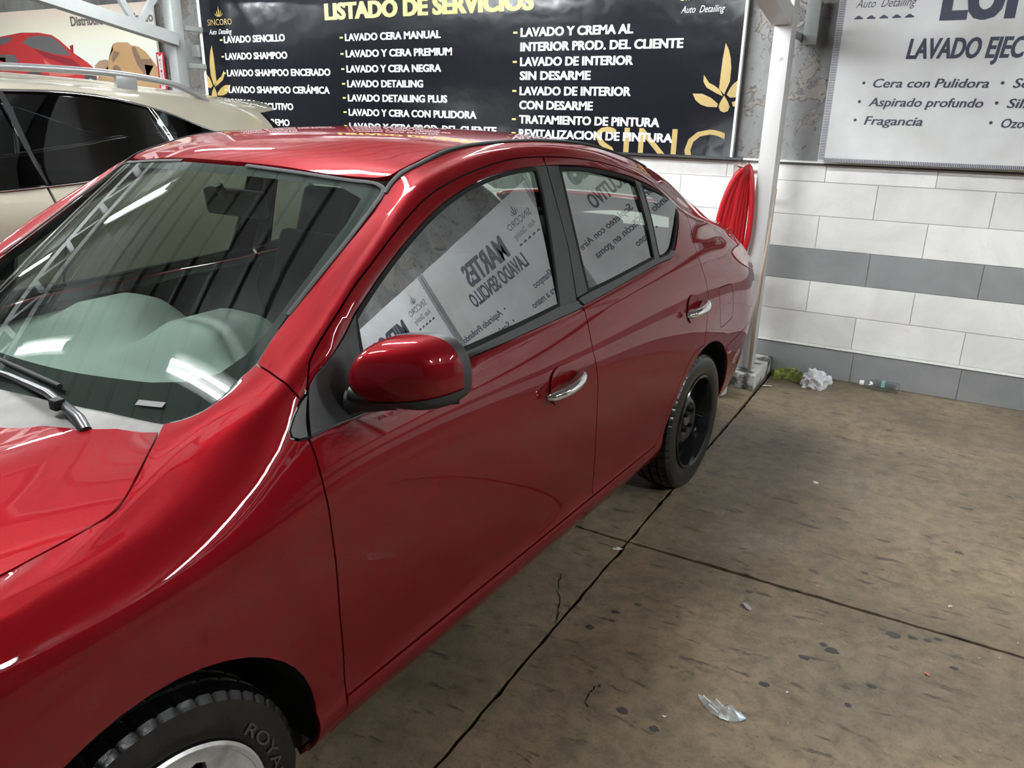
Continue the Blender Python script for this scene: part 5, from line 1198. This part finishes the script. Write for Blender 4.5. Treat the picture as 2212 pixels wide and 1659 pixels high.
wood=mat('weathered_broom_handle',(.27,.20,.15),.6); noise_col(wood,(.16,.11,.08),(.40,.31,.24),20,6,stretch=(1,1,.1))
st_=MB().tube([(-1.017,4.76,.095),(-1.018,4.765,.45),(-1.012,4.775,.75),(-1.002,4.79,1.0),(-.997,4.795,1.20)],[.011,.011,.009,.007,.005],10).build('wooden_stick',wood,None,True); tag(st_,'thin worn wooden stick leaning on the white column','stick')
# jug
jg=empty('white_jug',(-1.165,4.50,0)); tag(jg,'translucent white plastic jug with a faded label behind the rear wheel','bottle')
jm=mat('translucent_white_plastic',(.66,.67,.63),.35,0,Transmission_Weight=.15)
v,f=sweep([(.0001,0),(.075,0),(.085,.008),(.086,.02),(.084,.16),(.078,.19),(.05,.25),(.028,.285),(.022,.31),(.0001,.31)],36,'z'); obj('jug_body',v,f,jm,jg,True,50)
v,f=sweep([(.026,.300),(.026,.335),(.0001,.337)],24,'z'); obj('jug_cap',v,f,mat('jug_cap_white',(.7,.7,.68),.4),jg,True)
lm=mat('faded_jug_label',(.62,.55,.34),.5); noise_col(lm,(.50,.36,.12),(.74,.72,.62),16,3)
vs=[(.0856*math.cos(a),.0856*math.sin(a),z) for a in np.linspace(-1.15,.5,14) for z in (.06,.16)]; obj('jug_label',vs,[(2*k,2*k+2,2*k+3,2*k+1) for k in range(13)],lm,jg,True)
# cloth, paper, bottle
def lump(nm,cx_,cy_,sx,sy,sz,mt,seed,amp,label,cat,sub=3,ridge=6):
    bm=bmesh.new(); bmesh.ops.create_icosphere(bm,subdivisions=sub,radius=1); r_=np.random.RandomState(seed)
    ph=r_.rand(8,3)*ridge-ridge/2; 
    for vt in bm.verts:
        d=sum(abs(math.sin(p[0]*vt.co.x+p[1]*vt.co.y+p[2]*vt.co.z+i)) for i,p in enumerate(ph))/8
        k=1+amp*(d-.6)*2+r_.randn()*amp*.06; vt.co*=k; vt.co.x*=sx; vt.co.y*=sy; vt.co.z=max(-sz*.35,vt.co.z*sz)
    me=bpy.data.meshes.new(nm); lo=min(v_.co.z for v_ in bm.verts)
    for vt in bm.verts: vt.co.z-=lo
    bm.to_mesh(me); bm.free(); me.materials.append(mt)
    o=link(nm,me,None,(cx_,cy_,0)); tag(o,label,cat); return o
gm=mat('olive_green_cloth',(.10,.12,.02),.9); noise_col(gm,(.05,.06,.012),(.22,.25,.045),30,6)
vs=[];fs=[];na,nb=46,16
for i in range(na+1):
    for j in range(nb+1):
        u=i/na;v_=j/nb; x=-.925+.215*u; y=5.135-.135*v_-.02*math.sin(u*9)-.03*u*(v_-.3)
        h=(.020+.022*abs(math.sin(u*11+v_*4))+.014*abs(math.sin(v_*9+u*5)))*min(1,6*min(u,1-u)+.1)*min(1,5*min(v_,1-v_)+.05)
        vs.append((x+.82+rng.randn()*.0012,y-5.07+rng.randn()*.0012,max(.001,h)))
for i in range(na):
    for j in range(nb): fs.append((i*(nb+1)+j,i*(nb+1)+j+1,(i+1)*(nb+1)+j+1,(i+1)*(nb+1)+j))
gc=obj('green_cloth',vs,fs,gm,None,True,60,loc=(-.835,5.07,0)); tag(gc,'crumpled olive green cleaning cloth lying beside the plinth','cloth')
pm_=mat('white_paper',(.72,.72,.74),.7)
pb=lump('crumpled_paper',-.655,4.955,.066,.058,.072,pm_,3,.8,'crumpled white paper ball on the floor beside the green cloth','paper',4,15)
pc=lump('paper_cup',-.595,5.075,.035,.03,.04,pm_,8,.4,'small white paper twist behind the crumpled paper ball','paper',2,8)
bt=empty('plastic_bottle',(-.30,5.105,.034),math.radians(2)); tag(bt,'clear empty plastic drinks bottle lying against the wall','bottle')
pf=[(.0001,.0),(.026,.0),(.032,.006),(.033,.02),(.031,.03),(.033,.04),(.031,.05),(.033,.06),(.031,.07),(.033,.08),(.033,.11),(.032,.14),(.028,.165),(.017,.188),(.0125,.195),(.0125,.205)]
v,f=sweep([(r,h) for r,h in pf],32,'z'); obj('bottle_body',[(.115-c,a,b_) for a,b_,c in v],[t[::-1] for t in f],M['clear_plastic'],bt,True,50)
v,f=sweep([(.0155,.198),(.0155,.222),(.0001,.223)],20,'z'); obj('bottle_cap',[(.115-c,a,b_) for a,b_,c in v],[t[::-1] for t in f],mat('white_cap',(.78,.78,.78),.4),bt,True)
MB().box(.015,.035,-.034,.0,.0,.034).build('label_scrap',mat('teal_label',(.18,.45,.42),.5),bt)
# floor litter, one thing each
def flake(nm,px,py,L,Wd,mt,label,cat,rz=0,h=.006,seed=1,grp=None):
    r_=np.random.RandomState(seed); n=9; top=[]
    for k in range(n):
        a=2*math.pi*k/n; rr=.75+.5*r_.rand(); top.append((L/2*rr*math.cos(a),Wd/2*rr*math.sin(a),.001+h*r_.rand()))
    c=(0,0,h*.9); vs=top+[c]+[(x,y,max(.0002,z-.0012)) for x,y,z in top]
    fs=[(k,(k+1)%n,n) for k in range(n)]+[(k,n+1+k,n+1+(k+1)%n,(k+1)%n) for k in range(n)]
    o=obj(nm,vs,fs,mt,None,False,loc=(px,py,0),rot=(0,0,rz)); tag(o,label,cat,grp); return o
white=mat('litter_white',(.72,.71,.68),.6); foil=mat('crumpled_foil',(.6,.6,.6),.3,.5); orange=mat('orange_crumb',(.62,.16,.06),.5); yel=mat('yellow_crumb',(.66,.52,.25),.6)
flake('paper_scrap',-.905,4.80,.065,.03,white,'folded white paper scrap beside the plinth corner','litter',.3,.01,2)
flake('paper_scrap',-.954,2.516,.050,.018,white,'white paper scrap lying on the crossing of the floor joints','litter',.4,.006,3)
flake('foil_scrap',-.422,2.400,.042,.022,foil,'small crumpled silver foil piece below the floor joint','litter',-.9,.012,4)
flake('plastic_sliver',-.394,3.544,.035,.016,white,'thin white sliver on the bare floor right of the rear wheel','litter',-.5,.004,5)
flake('orange_crumb',.138,2.343,.016,.010,orange,'tiny orange crumb on the floor at lower right','litter',-.6,.008,6)
flake('yellow_crumb',.185,2.775,.018,.012,yel,'pale yellow crumb above the floor joint at right','litter',.2,.006,7)
flake('pebble',-.490,1.757,.014,.009,white,'small white pebble left of the torn clear wrapper','litter',.2,.008,8)
flake('pebble',-.213,2.04,.009,.008,white,'tiny white pebble right of the torn clear wrapper','litter',.2,.006,9)
flake('paper_scrap',-.94,3.34,.022,.012,white,'small pale scrap at the foot of the black rear wheel','litter',.2,.004,10)
# torn clear wrapper
wr=empty('clear_wrapper',(-.362,1.872,0)); tag(wr,'torn clear plastic wrapper with crisp corners on the floor, lower right','litter')
pts=[(-.072,.018),(-.058,.012),(-.030,.016),(-.005,.016),(.018,.012),(.045,.016),(.072,-.006),(.064,-.018),(.050,-.030),(.030,-.040),(.005,-.040),(-.020,-.032),(-.045,-.016),(-.064,.002)]
r_=np.random.RandomState(4); vs=[(x,y,.002+.004*r_.rand()) for x,y in pts]+[(x*.55+.002,y*.5-.004,.012+.014*r_.rand()) for x,y in pts]+[(0,-.008,.010)]
n=len(pts); fs=[(k,(k+1)%n,n+(k+1)%n,n+k) for k in range(n)]+[(n+k,n+(k+1)%n,2*n) for k in range(n)]
fm=mat('milky_clear_film',(.70,.74,.72),.12,0,Alpha=.42)
obj('film',vs,fs,fm,wr,False)
pale=mat('pale_film_print',(.66,.76,.70),.35)
obj('printed_corner',[(-.074,.020,.005),(-.052,.013,.009),(-.062,.0,.005)],[(0,2,1)],pale,wr,False)
obj('printed_corner',[(.074,-.006,.006),(.050,.006,.011),(.046,-.014,.011),(.060,-.024,.005)],[(0,1,2,3)],mat('blue_film_print',(.40,.50,.62),.35),wr,False)
obj('printed_corner',[(.0,-.030,.008),(.035,-.026,.010),(.030,-.041,.005),(.008,-.042,.005)],[(0,3,2,1)],pale,wr,False)
for k,(a,b_) in enumerate([((-.055,.008),(-.02,-.012)),((-.03,-.02),(.0,-.034)),((-.02,.012),(.005,.0)),((.02,.0),(.03,-.02))]):
    MB().bar((a[0],a[1],.018),(b_[0],b_[1],.014),.003,.001).build('film_crease',white,wr)
# grit
vs=[];fs=[]
for k in range(90):
    x,y=-.85+1.9*rng.rand(),1.3+3.4*rng.rand(); r=.0012+.0018*rng.rand()**2; k0=len(vs)
    vs+=[(x-r,y-r*.6,0),(x+r,y-r*.5,0),(x,y+r,0),(x,y,r*1.2)]; fs+=[(k0,k0+1,k0+3),(k0+1,k0+2,k0+3),(k0+2,k0,k0+3)]
tag(obj('floor_grit',vs,fs,white,floor,False),kind='stuff')
